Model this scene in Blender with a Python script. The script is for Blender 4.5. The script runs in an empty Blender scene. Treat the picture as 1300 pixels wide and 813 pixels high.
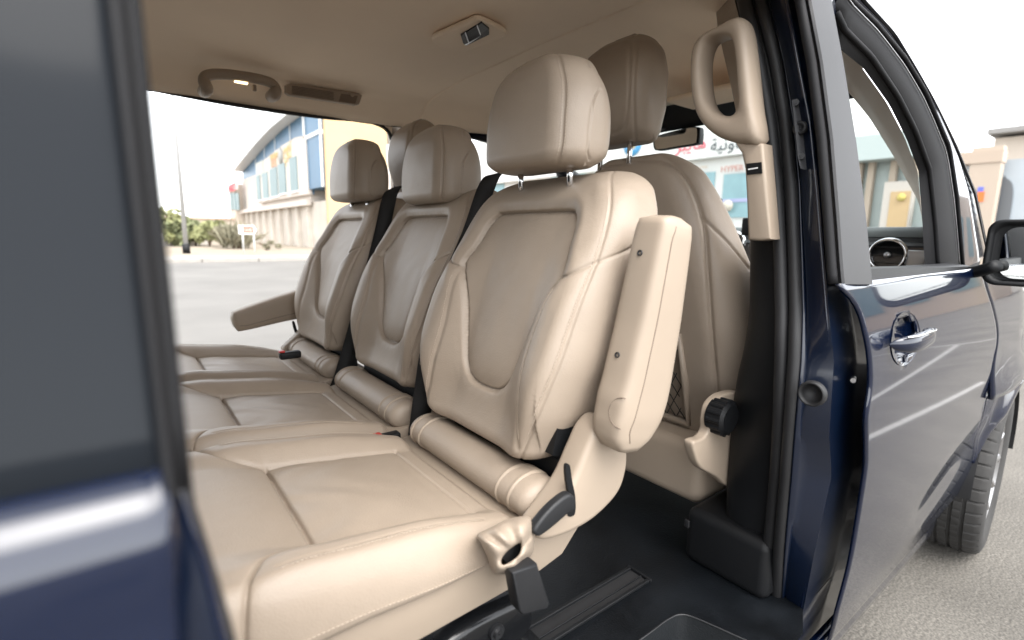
import bpy, bmesh, math, random
import numpy as np
from mathutils import Vector, Matrix
random.seed(7); RNG = np.random.default_rng(11)
SC = bpy.context.scene
COL = SC.collection
R = math.radians

# ------------------------------------------------------------------ camera
ZF = .47                                   # cabin floor height
CAM = np.array([-2.513, -1.272, 1.229]); YAW, PITCH, ROLL, FPX = 52.37, 9.48, 0.9, 644.0
_y, _p, _r = R(YAW), R(PITCH), R(ROLL)
FW = np.array([math.cos(_y)*math.cos(_p), math.sin(_y)*math.cos(_p), -math.sin(_p)])
_rt = np.array([math.sin(_y), -math.cos(_y), 0.0]); _up = np.cross(_rt, FW)
RT = math.cos(_r)*_rt + math.sin(_r)*_up; UP = -math.sin(_r)*_rt + math.cos(_r)*_up
cam = bpy.data.objects.new("camera", bpy.data.cameras.new("camera")); COL.objects.link(cam)
cam.matrix_world = Matrix(((RT[0], UP[0], -FW[0], CAM[0]), (RT[1], UP[1], -FW[1], CAM[1]), (RT[2], UP[2], -FW[2], CAM[2]), (0, 0, 0, 1)))
cam.data.sensor_width = 36; cam.data.lens = FPX/1300*36
cam.data.clip_start = 0.01; cam.data.clip_end = 3000
cam.data.dof.use_dof = True; cam.data.dof.focus_distance = 1.15; cam.data.dof.aperture_fstop = 2.8
SC.camera = cam
# ------------------------------------------------------------------ sky, sun, exposure
SUN_EL, SUN_AZ = 60.0, 264.0            # azimuth of the sun measured counter-clockwise from +X
w = bpy.data.worlds.new("World"); SC.world = w; w.use_nodes = True
nt = w.node_tree; nt.nodes.clear()
sky = nt.nodes.new("ShaderNodeTexSky"); sky.sky_type = 'NISHITA'; sky.sun_disc = False
sky.sun_elevation = R(SUN_EL); sky.sun_rotation = R(90-SUN_AZ); sky.air_density = 1.0; sky.dust_density = 1.5
hs = nt.nodes.new("ShaderNodeHueSaturation"); hs.inputs['Saturation'].default_value = 0.12
bg = nt.nodes.new("ShaderNodeBackground"); bg.inputs['Strength'].default_value = 0.15
wo = nt.nodes.new("ShaderNodeOutputWorld")
nt.links.new(sky.outputs[0], hs.inputs['Color']); nt.links.new(hs.outputs[0], bg.inputs[0]); nt.links.new(bg.outputs[0], wo.inputs[0])
sun = bpy.data.objects.new("sun", bpy.data.lights.new("sun", 'SUN')); COL.objects.link(sun)
sun.data.energy = 0.7; sun.data.angle = R(48); sun.data.color = (1.0, 0.95, 0.88)
sd = Vector((math.cos(R(SUN_EL))*math.cos(R(SUN_AZ)), math.cos(R(SUN_EL))*math.sin(R(SUN_AZ)), math.sin(R(SUN_EL))))
sun.rotation_euler = sd.to_track_quat('Z', 'Y').to_euler()
vs = SC.view_settings; vs.view_transform = 'Standard'; vs.look = 'None'; vs.gamma = 1; vs.exposure = 2.36; vs.use_curve_mapping = False
SC.cycles.max_bounces = 12; SC.cycles.diffuse_bounces = 8; SC.cycles.glossy_bounces = 6; SC.cycles.transmission_bounces = 8
SC.cycles.sample_clamp_indirect = 8

# ------------------------------------------------------------------ survey: real-world points measured off the calibrated photo
def ray(px, py): return FW + RT*(px-650)/FPX - UP*(py-406.5)/FPX
def seen(px, py, ax, val):
    d = ray(px, py); return CAM + d*((val-CAM[ax])/d[ax])
BZ = [.2, .33, .42, .60, .80, .93, 1.05, 1.15, 1.22, 1.4, 1.6, 1.70, 1.76, 1.82]
BY = [.90, .915, .935, .955, .968, .972, .962, .938, .922, .885, .84, .80, .76, .66]
_zf = np.linspace(.1, 1.95, 371); _bf = np.convolve(np.pad(np.interp(_zf, BZ, BY), 15, mode='edge'), np.hanning(33)[1:-1]/np.hanning(33)[1:-1].sum(), 'valid')
def body_y(z): return -np.interp(z, _zf, _bf)           # half-width of the van body at height z (right side, negative Y)
def onbody(px, py, off=0.0):
    d = ray(px, py); t = .5
    for _ in range(60):
        p = CAM + d*t; t += .7*((body_y(p[2])+off)-p[1])/d[1]
    return CAM + d*t

# ------------------------------------------------------------------ materials
def mat(name, col, rough=.5, metal=0.0, spec=.5, coat=0.0, coat_rough=.03, trans=0.0, ior=1.5, emit=None,
        noise=0.0, nscale=8.0, bump=0.0, bscale=400.0, bump2=0.0, b2scale=12.0, rvar=0.0, dist=.002):
    m = bpy.data.materials.new(name); m.use_nodes = True; t = m.node_tree; b = t.nodes["Principled BSDF"]
    c = (*col, 1)
    b.inputs['Base Color'].default_value = c; b.inputs['Roughness'].default_value = rough; b.inputs['Metallic'].default_value = metal
    b.inputs['Specular IOR Level'].default_value = spec; b.inputs['Coat Weight'].default_value = coat; b.inputs['Coat Roughness'].default_value = coat_rough
    b.inputs['Transmission Weight'].default_value = trans; b.inputs['IOR'].default_value = ior
    if emit: b.inputs['Emission Color'].default_value = (*emit[:3], 1); b.inputs['Emission Strength'].default_value = emit[3]
    tc = t.nodes.new("ShaderNodeTexCoord")
    if noise or rvar:
        n = t.nodes.new("ShaderNodeTexNoise"); n.inputs['Scale'].default_value = nscale; n.inputs['Detail'].default_value = 6; n.inputs['Roughness'].default_value = .6
        t.links.new(tc.outputs['Object'], n.inputs['Vector'])
        if noise:
            r = t.nodes.new("ShaderNodeValToRGB"); r.color_ramp.elements[0].position = .3; r.color_ramp.elements[1].position = .7
            r.color_ramp.elements[0].color = tuple(max(0, x*(1-noise)) for x in col)+(1,)
            r.color_ramp.elements[1].color = tuple(min(1, x*(1+noise)) for x in col)+(1,)
            t.links.new(n.outputs[0], r.inputs[0]); t.links.new(r.outputs[0], b.inputs['Base Color'])
        if rvar:
            mr = t.nodes.new("ShaderNodeMapRange"); mr.inputs['To Min'].default_value = max(0, rough-rvar); mr.inputs['To Max'].default_value = min(1, rough+rvar)
            t.links.new(n.outputs[0], mr.inputs[0]); t.links.new(mr.outputs[0], b.inputs['Roughness'])
    prev = None
    for st, sc_, kind in ((bump, bscale, 'v'), (bump2, b2scale, 'n')):
        if not st: continue
        if kind == 'v':
            n = t.nodes.new("ShaderNodeTexVoronoi"); n.inputs['Scale'].default_value = sc_; out = n.outputs['Distance']
        else:
            n = t.nodes.new("ShaderNodeTexNoise"); n.inputs['Scale'].default_value = sc_; n.inputs['Detail'].default_value = 5; out = n.outputs[0]
        t.links.new(tc.outputs['Object'], n.inputs['Vector'])
        bp = t.nodes.new("ShaderNodeBump"); bp.inputs['Strength'].default_value = st; bp.inputs['Distance'].default_value = dist if kind == 'v' else dist*8
        t.links.new(out, bp.inputs['Height'])
        if prev: t.links.new(prev.outputs[0], bp.inputs['Normal'])
        prev = bp
    if prev: t.links.new(prev.outputs[0], b.inputs['Normal'])
    return m
LEATHER = mat("beige_leather", (.315, .256, .201), .45, spec=.40, noise=.06, nscale=7, bump=.22, bscale=430, bump2=.16, b2scale=16, rvar=.08, dist=.0012)
BPLAST = mat("beige_plastic", (.315, .255, .198), .5, spec=.35, noise=.03, nscale=6, bump=.06, bscale=900)
HEADL = mat("beige_headliner", (.87, .735, .59), .95, spec=.1, noise=.03, nscale=3, bump=.15, bscale=700)
STITCH = mat("cream_thread", (.42, .345, .275), .75)
SEAMM = mat("dark_seam", (.16, .12, .09), .8)
NAVY = mat("navy_paint", (.0010, .0044, .018), .28, metal=.0, spec=.05, coat=1.0, coat_rough=.045, bump2=.012, b2scale=2.5)
NAVYJ = mat("navy_jamb_paint", (.001, .0042, .014), .3, spec=.35, coat=.5, coat_rough=.06)
APPL = mat("grey_pillar_plastic", (.022, .022, .0235), .5, spec=.5, noise=.05, nscale=3, bump=.05, bscale=900)
FRAMEB = mat("black_frame_trim", (.009, .009, .010), .65, spec=.22)
RUBBER = mat("black_rubber", (.014, .014, .015), .55, spec=.4, noise=.2, nscale=10)
BLACKP = mat("black_plastic", (.0055, .006, .007), .5, spec=.28, noise=.15, nscale=8, bump=.12, bscale=800)
GREYP = mat("dark_grey_plastic", (.013, .0135, .015), .45, spec=.35, bump=.1, bscale=800)
FLOORM = mat("dark_vinyl", (.003, .0039, .0052), .42, spec=.28, noise=.55, nscale=9, bump=.15, bscale=260, bump2=.10, b2scale=6, rvar=.12)
METAL = mat("brushed_steel", (.42, .42, .43), .3, metal=1, rvar=.1, nscale=30)
CHROME = mat("chrome", (.75, .76, .78), .1, metal=1)
MIRR = mat("mirror_silver", (.8, .82, .82), .02, metal=1)
BELT = mat("black_webbing", (.006, .006, .0065), .7, bump=.3, bscale=500)
TINT = mat("tinted_glass", (.010, .012, .015), .10, spec=.11)
STEPM = mat("step_grey_plastic", (.010, .0115, .013), .42, bump=.2, bscale=300)  # grey raised above the floor tone to carry the light on the step
SCREEN = mat("screen_glass", (.01, .012, .013), .08)
GRAPH = mat("graphite_gloss", (.05, .045, .045), .15, coat=.6)
RED = mat("red_button", (.5, .02, .015), .4)
NAVY.node_tree.nodes['Principled BSDF'].inputs['Coat IOR'].default_value = 1.6
def glass(name, tint, rough=0.0):
    m = bpy.data.materials.new(name); m.use_nodes = True; t = m.node_tree; t.nodes.clear()
    o = t.nodes.new("ShaderNodeOutputMaterial"); mx = t.nodes.new("ShaderNodeMixShader"); tr = t.nodes.new("ShaderNodeBsdfTransparent"); gl = t.nodes.new("ShaderNodeBsdfGlossy")
    f = t.nodes.new("ShaderNodeValue"); f.outputs[0].default_value = .055; gl.inputs['Roughness'].default_value = rough
    tr.inputs[0].default_value = (*tint, 1)
    t.links.new(f.outputs[0], mx.inputs[0]); t.links.new(tr.outputs[0], mx.inputs[1]); t.links.new(gl.outputs[0], mx.inputs[2]); t.links.new(mx.outputs[0], o.inputs[0])
    return m
WGLASS = glass("windscreen_glass", (.88, .93, .92))
PRIV = glass("privacy_glass", (.30, .31, .31))

# ------------------------------------------------------------------ mesh helpers
def empty(name, loc=(0, 0, 0), parent=None):
    o = bpy.data.objects.new(name, None); COL.objects.link(o); o.location = loc; o.empty_display_size = .1
    if parent: o.parent = parent
    return o
def tag(o, label=None, cat=None, group=None, kind=None):
    for k, v in (('label', label), ('category', cat), ('group', group), ('kind', kind)):
        if v: o[k] = v
    return o
def obj(name, V, F, m, parent=None, smooth=True, org=(0, 0, 0), bevel=0.0, sub=0, solid=0.0, auto=None):
    V = np.asarray(V, float) - np.asarray(org, float)
    me = bpy.data.meshes.new(name); me.from_pydata(V.tolist(), [], [tuple(int(i) for i in f) for f in F]); me.materials.append(m)
    bm = bmesh.new(); bm.from_mesh(me); bmesh.ops.recalc_face_normals(bm, faces=bm.faces); bm.to_mesh(me); bm.free()
    if smooth: me.polygons.foreach_set("use_smooth", [True]*len(me.polygons))
    if smooth and auto: me.set_sharp_from_angle(angle=R(auto))
    o = bpy.data.objects.new(name, me); COL.objects.link(o)
    if parent: o.parent = parent
    if solid:
        s = o.modifiers.new("solid", 'SOLIDIFY'); s.thickness = abs(solid); s.offset = -1 if solid > 0 else 1
    if bevel:
        b = o.modifiers.new("bevel", 'BEVEL'); b.width = bevel; b.segments = 3; b.limit_method = 'ANGLE'; b.angle_limit = R(35)
        if smooth and not auto: me.set_sharp_from_angle(angle=R(60))
    if sub:
        s = o.modifiers.new("sub", 'SUBSURF'); s.levels = sub; s.render_levels = sub
    return o
class MB:
    def __init__(s): s.V = []; s.F = []
    def add(s, V, F):
        n = len(s.V); s.V += [tuple(map(float, v)) for v in V]; s.F += [tuple(int(i)+n for i in f) for f in F]; return s
    def box(s, a, b):
        x0, y0, z0 = a; x1, y1, z1 = b
        return s.add([(x, y, z) for x in (x0, x1) for y in (y0, y1) for z in (z0, z1)], [(0, 1, 3, 2), (4, 6, 7, 5), (0, 4, 5, 1), (2, 3, 7, 6), (0, 2, 6, 4), (1, 5, 7, 3)])
    def tube(s, path, r, n=12, closed=False): return s.add(*tube(path, r, n, closed))
    def cyl(s, c, axis, r, h, n=24, r2=None):
        a = Vector(axis).normalized(); c = Vector(c); return s.add(*tube([c - a*h/2, c + a*h/2], [r, r if r2 is None else r2], n))
    def build(s, name, m, parent=None, **k): return obj(name, s.V, s.F, m, parent, **k)
def frames(path, closed=False):
    P = np.asarray([tuple(p) for p in path], float); n = len(P)
    T = np.zeros_like(P)
    for i in range(n):
        a = P[(i-1) % n] if (closed or i > 0) else P[i]; b = P[(i+1) % n] if (closed or i < n-1) else P[i]
        T[i] = (b-a)/(np.linalg.norm(b-a)+1e-12)
    u = np.cross(T[0], (0, 0, 1)); u = u if np.linalg.norm(u) > .05 else np.cross(T[0], (0, 1, 0)); u /= np.linalg.norm(u)
    U = []
    for i in range(n):
        u = u - T[i]*np.dot(u, T[i]); u /= np.linalg.norm(u)+1e-12; U.append(u.copy())
    return P, T, np.array(U)
def tube(path, r, n=12, closed=False):
    P, T, U = frames(path, closed); k = len(P); rr = np.full(k, r) if np.isscalar(r) else np.asarray(r, float)
    V = []; F = []
    for i in range(k):
        v = np.cross(T[i], U[i])
        for j in range(n):
            a = 2*math.pi*j/n; V.append(P[i]+rr[i]*(math.cos(a)*U[i]+math.sin(a)*v))
    for i in range(k if closed else k-1):
        for j in range(n):
            F.append((i*n+j, i*n+(j+1) % n, ((i+1) % k)*n+(j+1) % n, ((i+1) % k)*n+j))
    if not closed: F.append(tuple(range(n))); F.append(tuple(range((k-1)*n, k*n)))
    return V, F
def spline(pts, n=24, closed=False):
    P = [np.asarray(p, float) for p in pts]; m = len(P); out = []
    seg = m if closed else m-1
    for i in range(seg):
        p1, p2 = P[i], P[(i+1) % m]
        p0 = P[(i-1) % m] if (closed or i > 0) else 2*p1-p2; p3 = P[(i+2) % m] if (closed or i < m-2) else 2*p2-p1
        k = max(2, n//seg)
        for j in range(k):
            t = j/k; out.append(.5*((2*p1)+(p2-p0)*t+(2*p0-5*p1+4*p2-p3)*t*t+(3*p1-p0-3*p2+p3)*t**3))
    if not closed: out.append(P[-1])
    return np.array(out)
def resample(P, n, closed=False):
    P = np.asarray(P, float)
    if closed: P = np.vstack([P, P[:1]])
    d = np.r_[0, np.cumsum(np.linalg.norm(np.diff(P, axis=0), axis=1))]
    t = np.linspace(0, d[-1], n+1)[:-1] if closed else np.linspace(0, d[-1], n)
    return np.stack([np.interp(t, d, P[:, k]) for k in range(P.shape[1])], 1)
def strip(lines):
    """grid between polylines of equal length -> V, F"""
    A = np.array(lines, float); a, b, _ = A.shape
    F = [(i*b+j, i*b+j+1, (i+1)*b+j+1, (i+1)*b+j) for i in range(a-1) for j in range(b-1)]
    return A.reshape(-1, 3), F
def loft(Rg, cap0=True, cap1=True):
    """closed rings (k, n, 3) -> V, F"""
    Rg = np.asarray(Rg, float); k, n, _ = Rg.shape; V = Rg.reshape(-1, 3)
    i = np.arange(k-1)[:, None]*n; j = np.arange(n)[None]; j2 = (j+1) % n
    F = np.stack([i+j, i+j2, i+n+j2, i+n+j], -1).reshape(-1, 4).tolist()
    if cap0: F.append(list(range(n)))
    if cap1: F.append(list(range((k-1)*n, k*n)))
    return V, F
def prism(outline, ax, a, b, bev=0.0, seg=3):
    """2D outline in the plane normal to ax (other axes in order), from a to b, rounded rims"""
    O = np.asarray(outline, float); n = len(O); s0 = 0
    ar = .5*np.sum(O[:, 0]*np.roll(O[:, 1], -1)-np.roll(O[:, 0], -1)*O[:, 1])
    e = np.roll(O, -1, 0)-O; e /= np.linalg.norm(e, axis=1, keepdims=True)+1e-12; nn = np.stack([e[:, 1], -e[:, 0]], 1)*(1 if ar > 0 else -1)
    vn = nn+np.roll(nn, 1, 0); vn /= np.maximum(np.linalg.norm(vn, axis=1, keepdims=True)**2/2*1.0, .35)**1.0*1.0
    vn = vn/np.maximum(1, np.linalg.norm(vn, axis=1, keepdims=True)/1.5)
    rings = []; sg = 1 if b > a else -1
    if bev:
        for q in range(seg, -1, -1):
            f = math.pi/2*q/seg; rings.append((a+sg*bev*(1-math.sin(f)), bev*(1-math.cos(f))))
        for q in range(seg+1):
            f = math.pi/2*q/seg; rings.append((b-sg*bev*(1-math.sin(f)), bev*(1-math.cos(f))))
    else: rings = [(a, 0), (b, 0)]
    other = [i for i in range(3) if i != ax]; RR = []
    for h, ins in rings:
        q = O-vn*ins; v = np.zeros((n, 3)); v[:, ax] = h; v[:, other[0]] = q[:, 0]; v[:, other[1]] = q[:, 1]; RR.append(v)
    return loft(RR)
def rbox(c, size, r=.01, seg=4):
    """rounded box"""
    x, y, z = (s/2 for s in size); c = np.asarray(c, float); rings = []
    r = min(r, x*.99, y*.99, z*.99)
    def ring(hx, hy, zz, rr):
        out = []
        for (sx, sy, a0) in ((1, 1, 0), (-1, 1, 90), (-1, -1, 180), (1, -1, 270)):
            for q in range(seg+1):
                a = R(a0+90*q/seg); out.append((sx*(hx-rr)+rr*math.cos(a), sy*(hy-rr)+rr*math.sin(a), zz))
        return out
    for q in range(seg+1):
        f = math.pi/2*q/seg; i = r*(1-math.sin(f)); rings.append(ring(x-i, y-i, -z+r*(1-math.cos(f)), max(r-i, 1e-4)))
    for q in range(seg, -1, -1):
        f = math.pi/2*q/seg; i = r*(1-math.sin(f)); rings.append(ring(x-i, y-i, z-r*(1-math.cos(f)), max(r-i, 1e-4)))
    V, F = loft(rings); return np.asarray(V)+c, F
def lathe(prof, n=48, axis=1, c=(0, 0, 0)):
    """profile of (radius, along) revolved round an axis"""
    V = []; k = len(prof)
    for j in range(n):
        a = 2*math.pi*j/n
        for r_, h in prof:
            p = [0, 0, 0]; o = [i for i in range(3) if i != axis]; p[axis] = h; p[o[0]] = r_*math.cos(a); p[o[1]] = r_*math.sin(a); V.append(np.array(p)+c)
    F = [(j*k+i, j*k+i+1, ((j+1) % n)*k+i+1, ((j+1) % n)*k+i) for j in range(n) for i in range(k-1)]
    return V, F
def pdist(p, poly, closed=False):
    """distance of points (N,2) to a polyline"""
    Q = np.asarray(poly, float); Q = np.vstack([Q, Q[:1]]) if closed else Q; d = np.full(len(p), 1e9)
    for a, b in zip(Q[:-1], Q[1:]):
        ab = b-a; t = np.clip(((p-a)@ab)/(ab@ab+1e-12), 0, 1); d = np.minimum(d, np.linalg.norm(p-a-t[:, None]*ab, axis=1))
    return d
def inside(p, poly):
    Q = np.asarray(poly, float); c = np.zeros(len(p), bool)
    for a, b in zip(Q, np.roll(Q, -1, 0)):
        k = ((a[1] > p[:, 1]) != (b[1] > p[:, 1])); x = (b[0]-a[0])*(p[:, 1]-a[1])/(b[1]-a[1]+1e-15)+a[0]; c ^= k & (p[:, 0] < x)
    return c
def si(z, xp, fp, s=.022): return sum(np.interp(np.asarray(z)+o*s, xp, fp)*w_ for o, w_ in ((-1.5, .06), (-1, .12), (-.5, .2), (0, .24), (.5, .2), (1, .12), (1.5, .06)))
def sstep(a, b, x): t = np.clip((x-a)/(b-a), 0, 1); return t*t*(3-2*t)
def stitches(pts, nrm, step=.0056, ln=.0038, w_=.0011, lift=.0007):
    """little thread dashes along a 3D path lying on a surface -> V, F"""
    P = np.asarray(pts, float); N = np.asarray(nrm, float); d = np.r_[0, np.cumsum(np.linalg.norm(np.diff(P, axis=0), axis=1))]; L = d[-1]; V = []; F = []
    for s in np.arange(step, L-step, step):
        f = lambda q: np.array([np.interp(q, d, P[:, k]) for k in range(3)])
        a, b = f(s-ln/2), f(s+ln/2); n = np.array([np.interp(s, d, N[:, k]) for k in range(3)]); n /= np.linalg.norm(n)+1e-9
        t = b-a; t /= np.linalg.norm(t)+1e-9; u = np.cross(t, n); i = len(V)
        for q in (a, b):
            for (cu, cn) in ((-w_/2, -w_*.3), (-w_/2, w_*.5), (w_/2, w_*.5), (w_/2, -w_*.3)): V.append(q+u*cu+n*(cn+lift))
        F += [(i, i+1, i+2, i+3), (i+4, i+7, i+6, i+5)]+[(i+j, i+(j+1) % 4, i+4+(j+1) % 4, i+4+j) for j in range(4)]
    return V, F

# ================================================================== SETTING
ground = obj("ground", [(-400, -400, 0), (400, -400, 0), (400, 400, 0), (-400, 400, 0)], [(0, 1, 2, 3)],
             mat("dusty_asphalt", (.132, .123, .110), .85, spec=.3, noise=.24, nscale=1.1, bump=.35, bscale=160, bump2=.3, b2scale=60, dist=.003), smooth=False)
tag(ground, kind="structure")
# fine aggregate on the asphalt
t = ground.data.materials[0].node_tree
b_ = t.nodes["Principled BSDF"]; old = b_.inputs['Base Color'].links[0].from_socket
tc_ = [n for n in t.nodes if n.type == 'TEX_COORD'][0]
v_ = t.nodes.new("ShaderNodeTexNoise"); v_.inputs['Scale'].default_value = 130; v_.inputs['Detail'].default_value = 4
t.links.new(tc_.outputs['Object'], v_.inputs['Vector'])
r_ = t.nodes.new("ShaderNodeValToRGB"); r_.color_ramp.elements[0].position = .38; r_.color_ramp.elements[1].position = .66
r_.color_ramp.elements[0].color = (.68, .68, .68, 1); r_.color_ramp.elements[1].color = (1.24, 1.23, 1.2, 1)
mx_ = t.nodes.new("ShaderNodeMix"); mx_.data_type = 'RGBA'; mx_.blend_type = 'MULTIPLY'; mx_.inputs[0].default_value = 1
t.links.new(v_.outputs[0], r_.inputs[0]); t.links.new(old, mx_.inputs[6]); t.links.new(r_.outputs[0], mx_.inputs[7]); t.links.new(mx_.outputs[2], b_.inputs['Base Color'])

SAND = mat("pale_sand", (.29, .25, .20), .95, spec=.1, noise=.15, nscale=.6, bump2=.4, b2scale=3, dist=.01)
PAVE = mat("pale_paving", (.28, .262, .236), .9, noise=.08, nscale=2)
KERB = mat("kerb_concrete", (.30, .282, .255), .85, noise=.1, nscale=3)
WPAINT = mat("white_road_paint", (.40, .39, .37), .8, noise=.12, nscale=20)
mb = MB().box((-120, 21.9, -.05), (60, 24.6, .14)); pav = mb.build("pavement", PAVE, smooth=False); tag(pav, kind="structure")
mb = MB()
for i in range(90): mb.box((-120+i*2, 21.6, -.05), (-118.03+i*2, 21.898, .16))
kb = mb.build("kerb", KERB, smooth=False, bevel=.02); tag(kb, kind="structure")
sandg = obj("sandy_ground", [(-150, 24.602, .13), (80, 24.602, .13), (80, 160, .25), (-150, 160, .25)], [(0, 1, 2, 3)], SAND, smooth=False); tag(sandg, kind="structure")
rd_ = obj("road", [(-300, 2.2, .004), (300, 2.2, .004), (300, 21.6, .004), (-300, 21.6, .004)], [(0, 1, 2, 3)], mat("pale_dusty_road", (.142, .136, .126), .8, noise=.16, nscale=.45, bump=.3, bscale=90, dist=.003), smooth=False); tag(rd_, kind="structure")
for (xa_, ya_, xb_, yb_) in ((1.2, -2.09, 6.9, -2.50), (.55, -1.66, 3.3, -1.40), (7.0, -2.0, 6.8, -6.5), (1.1, -2.12, .7, -6.5)):
    a = np.array([xa_, ya_]); b = np.array([xb_, yb_]); u = (b-a)/np.linalg.norm(b-a); u = np.array([-u[1], u[0]])*(.022 if ya_ > -1.7 else .036)
    pl_ = obj("parking_line", [(*p, .004) for p in (a-u, a+u, b+u, b-u)], [(0, 1, 2, 3)], WPAINT, smooth=False); tag(pl_, kind="structure")

# ------------------------------------------------------------------ lettering (Arabic is set in contextual forms, right to left)
def letters(name, body, size, m, parent, origin, xdir, updir, depth=.01, align='CENTER', fit=None):
    c = bpy.data.curves.new(name, 'FONT'); c.body = body; c.size = size; c.extrude = depth; c.align_x = align; c.align_y = 'CENTER'; c.resolution_u = 3
    tmp = bpy.data.objects.new(name, c); COL.objects.link(tmp)
    me = bpy.data.meshes.new_from_object(tmp.evaluated_get(bpy.context.evaluated_depsgraph_get())); bpy.data.objects.remove(tmp)
    n = len(me.vertices); V = np.zeros(n*3); me.vertices.foreach_get("co", V); V = V.reshape(-1, 3)
    if fit and n: V *= fit/(V[:, 0].max()-V[:, 0].min())
    x = Vector(xdir).normalized(); u = Vector(updir).normalized(); z = x.cross(u)
    W_ = np.asarray(origin, float)+V[:, :1]*np.array(x)+V[:, 1:2]*np.array(u)+V[:, 2:]*np.array(z)
    me.vertices.foreach_set("co", W_.ravel()); me.materials.clear(); me.materials.append(m)
    o = bpy.data.objects.new(name, me); COL.objects.link(o); o.parent = parent
    return o
def shape_ar(s):
    """contextual Arabic letter forms, returned in visual order"""
    T = {'ا': ('\ufe8d', '\ufe8e', None, None), 'ب': ('\ufe8f', '\ufe90', '\ufe91', '\ufe92'), 'ت': ('\ufe95', '\ufe96', '\ufe97', '\ufe98'), 'ة': ('\ufe93', '\ufe94', None, None),
         'ج': ('\ufe9d', '\ufe9e', '\ufe9f', '\ufea0'), 'د': ('\ufea9', '\ufeaa', None, None), 'ر': ('\ufead', '\ufeae', None, None), 'ع': ('\ufec9', '\ufeca', '\ufecb', '\ufecc'),
         'ف': ('\ufed1', '\ufed2', '\ufed3', '\ufed4'), 'ك': ('\ufed9', '\ufeda', '\ufedb', '\ufedc'), 'ل': ('\ufedd', '\ufede', '\ufedf', '\ufee0'), 'م': ('\ufee1', '\ufee2', '\ufee3', '\ufee4'),
         'ن': ('\ufee5', '\ufee6', '\ufee7', '\ufee8'), 'ه': ('\ufee9', '\ufeea', '\ufeeb', '\ufeec'), 'و': ('\ufeed', '\ufeee', None, None), 'ي': ('\ufef1', '\ufef2', '\ufef3', '\ufef4'), 'س': ('\ufeb1', '\ufeb2', '\ufeb3', '\ufeb4')}
    out = []
    for i, ch in enumerate(s):
        if ch not in T: out.append(ch); continue
        pj = i > 0 and s[i-1] in T and T[s[i-1]][2] is not None; nj = T[ch][2] is not None and i+1 < len(s) and s[i+1] in T
        k = 3 if (pj and nj) else 1 if pj else 2 if nj else 0
        out.append(T[ch][k])
    return ''.join(reversed(out))

# ================================================================== WORLD BEYOND THE VAN
CREAM = mat("cream_render", (.53, .46, .39), .9, noise=.05, nscale=.5)
CREAM2 = mat("warm_white_render", (.56, .505, .455), .9, noise=.04, nscale=.5)
TANW = mat("apricot_render", (.54, .38, .21), .9, noise=.05, nscale=.5)
BGLASS = mat("blue_curtain_glass", (.03, .11, .20), .35, spec=.2, noise=.15, nscale=.4)
GGLASS = mat("grey_green_glass", (.14, .21, .22), .4, spec=.2, noise=.1, nscale=.5)
ALU = mat("white_aluminium", (.62, .63, .63), .45)
STONE = mat("pale_stone_panel", (.50, .455, .40), .9, noise=.12, nscale=.7)  # lightened, with distance haze put into the colour
GOLD = mat("gold_letters", (.58, .43, .20), .6)
TEAL = mat("teal_glass", (.26, .41, .45), .35, spec=.25, noise=.15, nscale=.3)  # teal muted to stand in for haze
# ---- long commercial building on the left, its facade running away along +Y
XB = 8.6
bl = empty("commercial_building", (XB, 34, .2))
tag(bl, "long cream building with a curved roof edge, tall blue glass and gold shop letters", "building")
BO = (XB, 34, .2)
def bp(name, mb, m, parent=None, **k): return mb.build(name, m, parent or bl, org=BO, **k)
def fp(px, py): p = seen(px, py, 0, XB); return p[1], p[2]        # facade plane
yA = fp(397, 240)[0]; yT = fp(417, 240)[0]
zSill = fp(383, 250)[1]; zTopA = fp(397, 172)[1]; zRoofA = fp(392, 140)[1]
yEnd = fp(309, 240)[0]; zRoofEnd = fp(309, 216)[1]
bp("lower_wall", MB().box((XB, yA-3.2, .1), (XB+9, yEnd, zSill-.5)), STONE, smooth=False)
bp("upper_wall", MB().box((XB-.12, yA, zSill-.5), (XB+8, yEnd, fp(335, 222)[1]+.2)), CREAM2, smooth=False)
for k in range(9): y = yA+.5+k*(yEnd-yA)/9; bp("wall_pilaster", MB().box((XB-.30, y, .1), (XB, y+.35, zSill-.55)), STONE, smooth=False)
# signboard parapet, highest at the near corner
ya, yb = fp(397, 200)[0], fp(333, 230)[0]
bo = [(ya, zSill), (ya, fp(397, 173)[1]), (fp(383, 178)[0], fp(383, 176)[1]), (fp(366, 190)[0], fp(366, 186)[1]), (yb, fp(333, 212)[1]), (yb, zSill)]
pb = bp("sign_wall", MB().add(*prism(bo, 0, XB-.45, XB-.13)), CREAM2, smooth=False)
for x0, x1, y0, y1, y2, y3 in ((376, 385, 203, 199, 243, 241), (361, 370, 212, 207, 246, 244), (350, 359, 217, 213, 250, 248), (340, 347, 222, 219, 253, 251), (332.5, 337, 226, 223, 255, 253)):
    ac, bc = fp(x1, y1), fp(x0, y0); zl_ = fp(x1, y3)[1]
    wn = bp("window", MB().box((XB-.52, ac[0], zl_-.1), (XB-.44, bc[0], ac[1])), GGLASS, smooth=False)
    bp("window_frame", MB().box((XB-.56, ac[0]-.12, zl_-.22), (XB-.451, bc[0]+.12, zl_-.105)), ALU, wn, smooth=False)
bp("band_course", MB().box((XB-.5, yA, zSill-.72), (XB-.14, yEnd, zSill-.36)), CREAM2, smooth=False)
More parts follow.
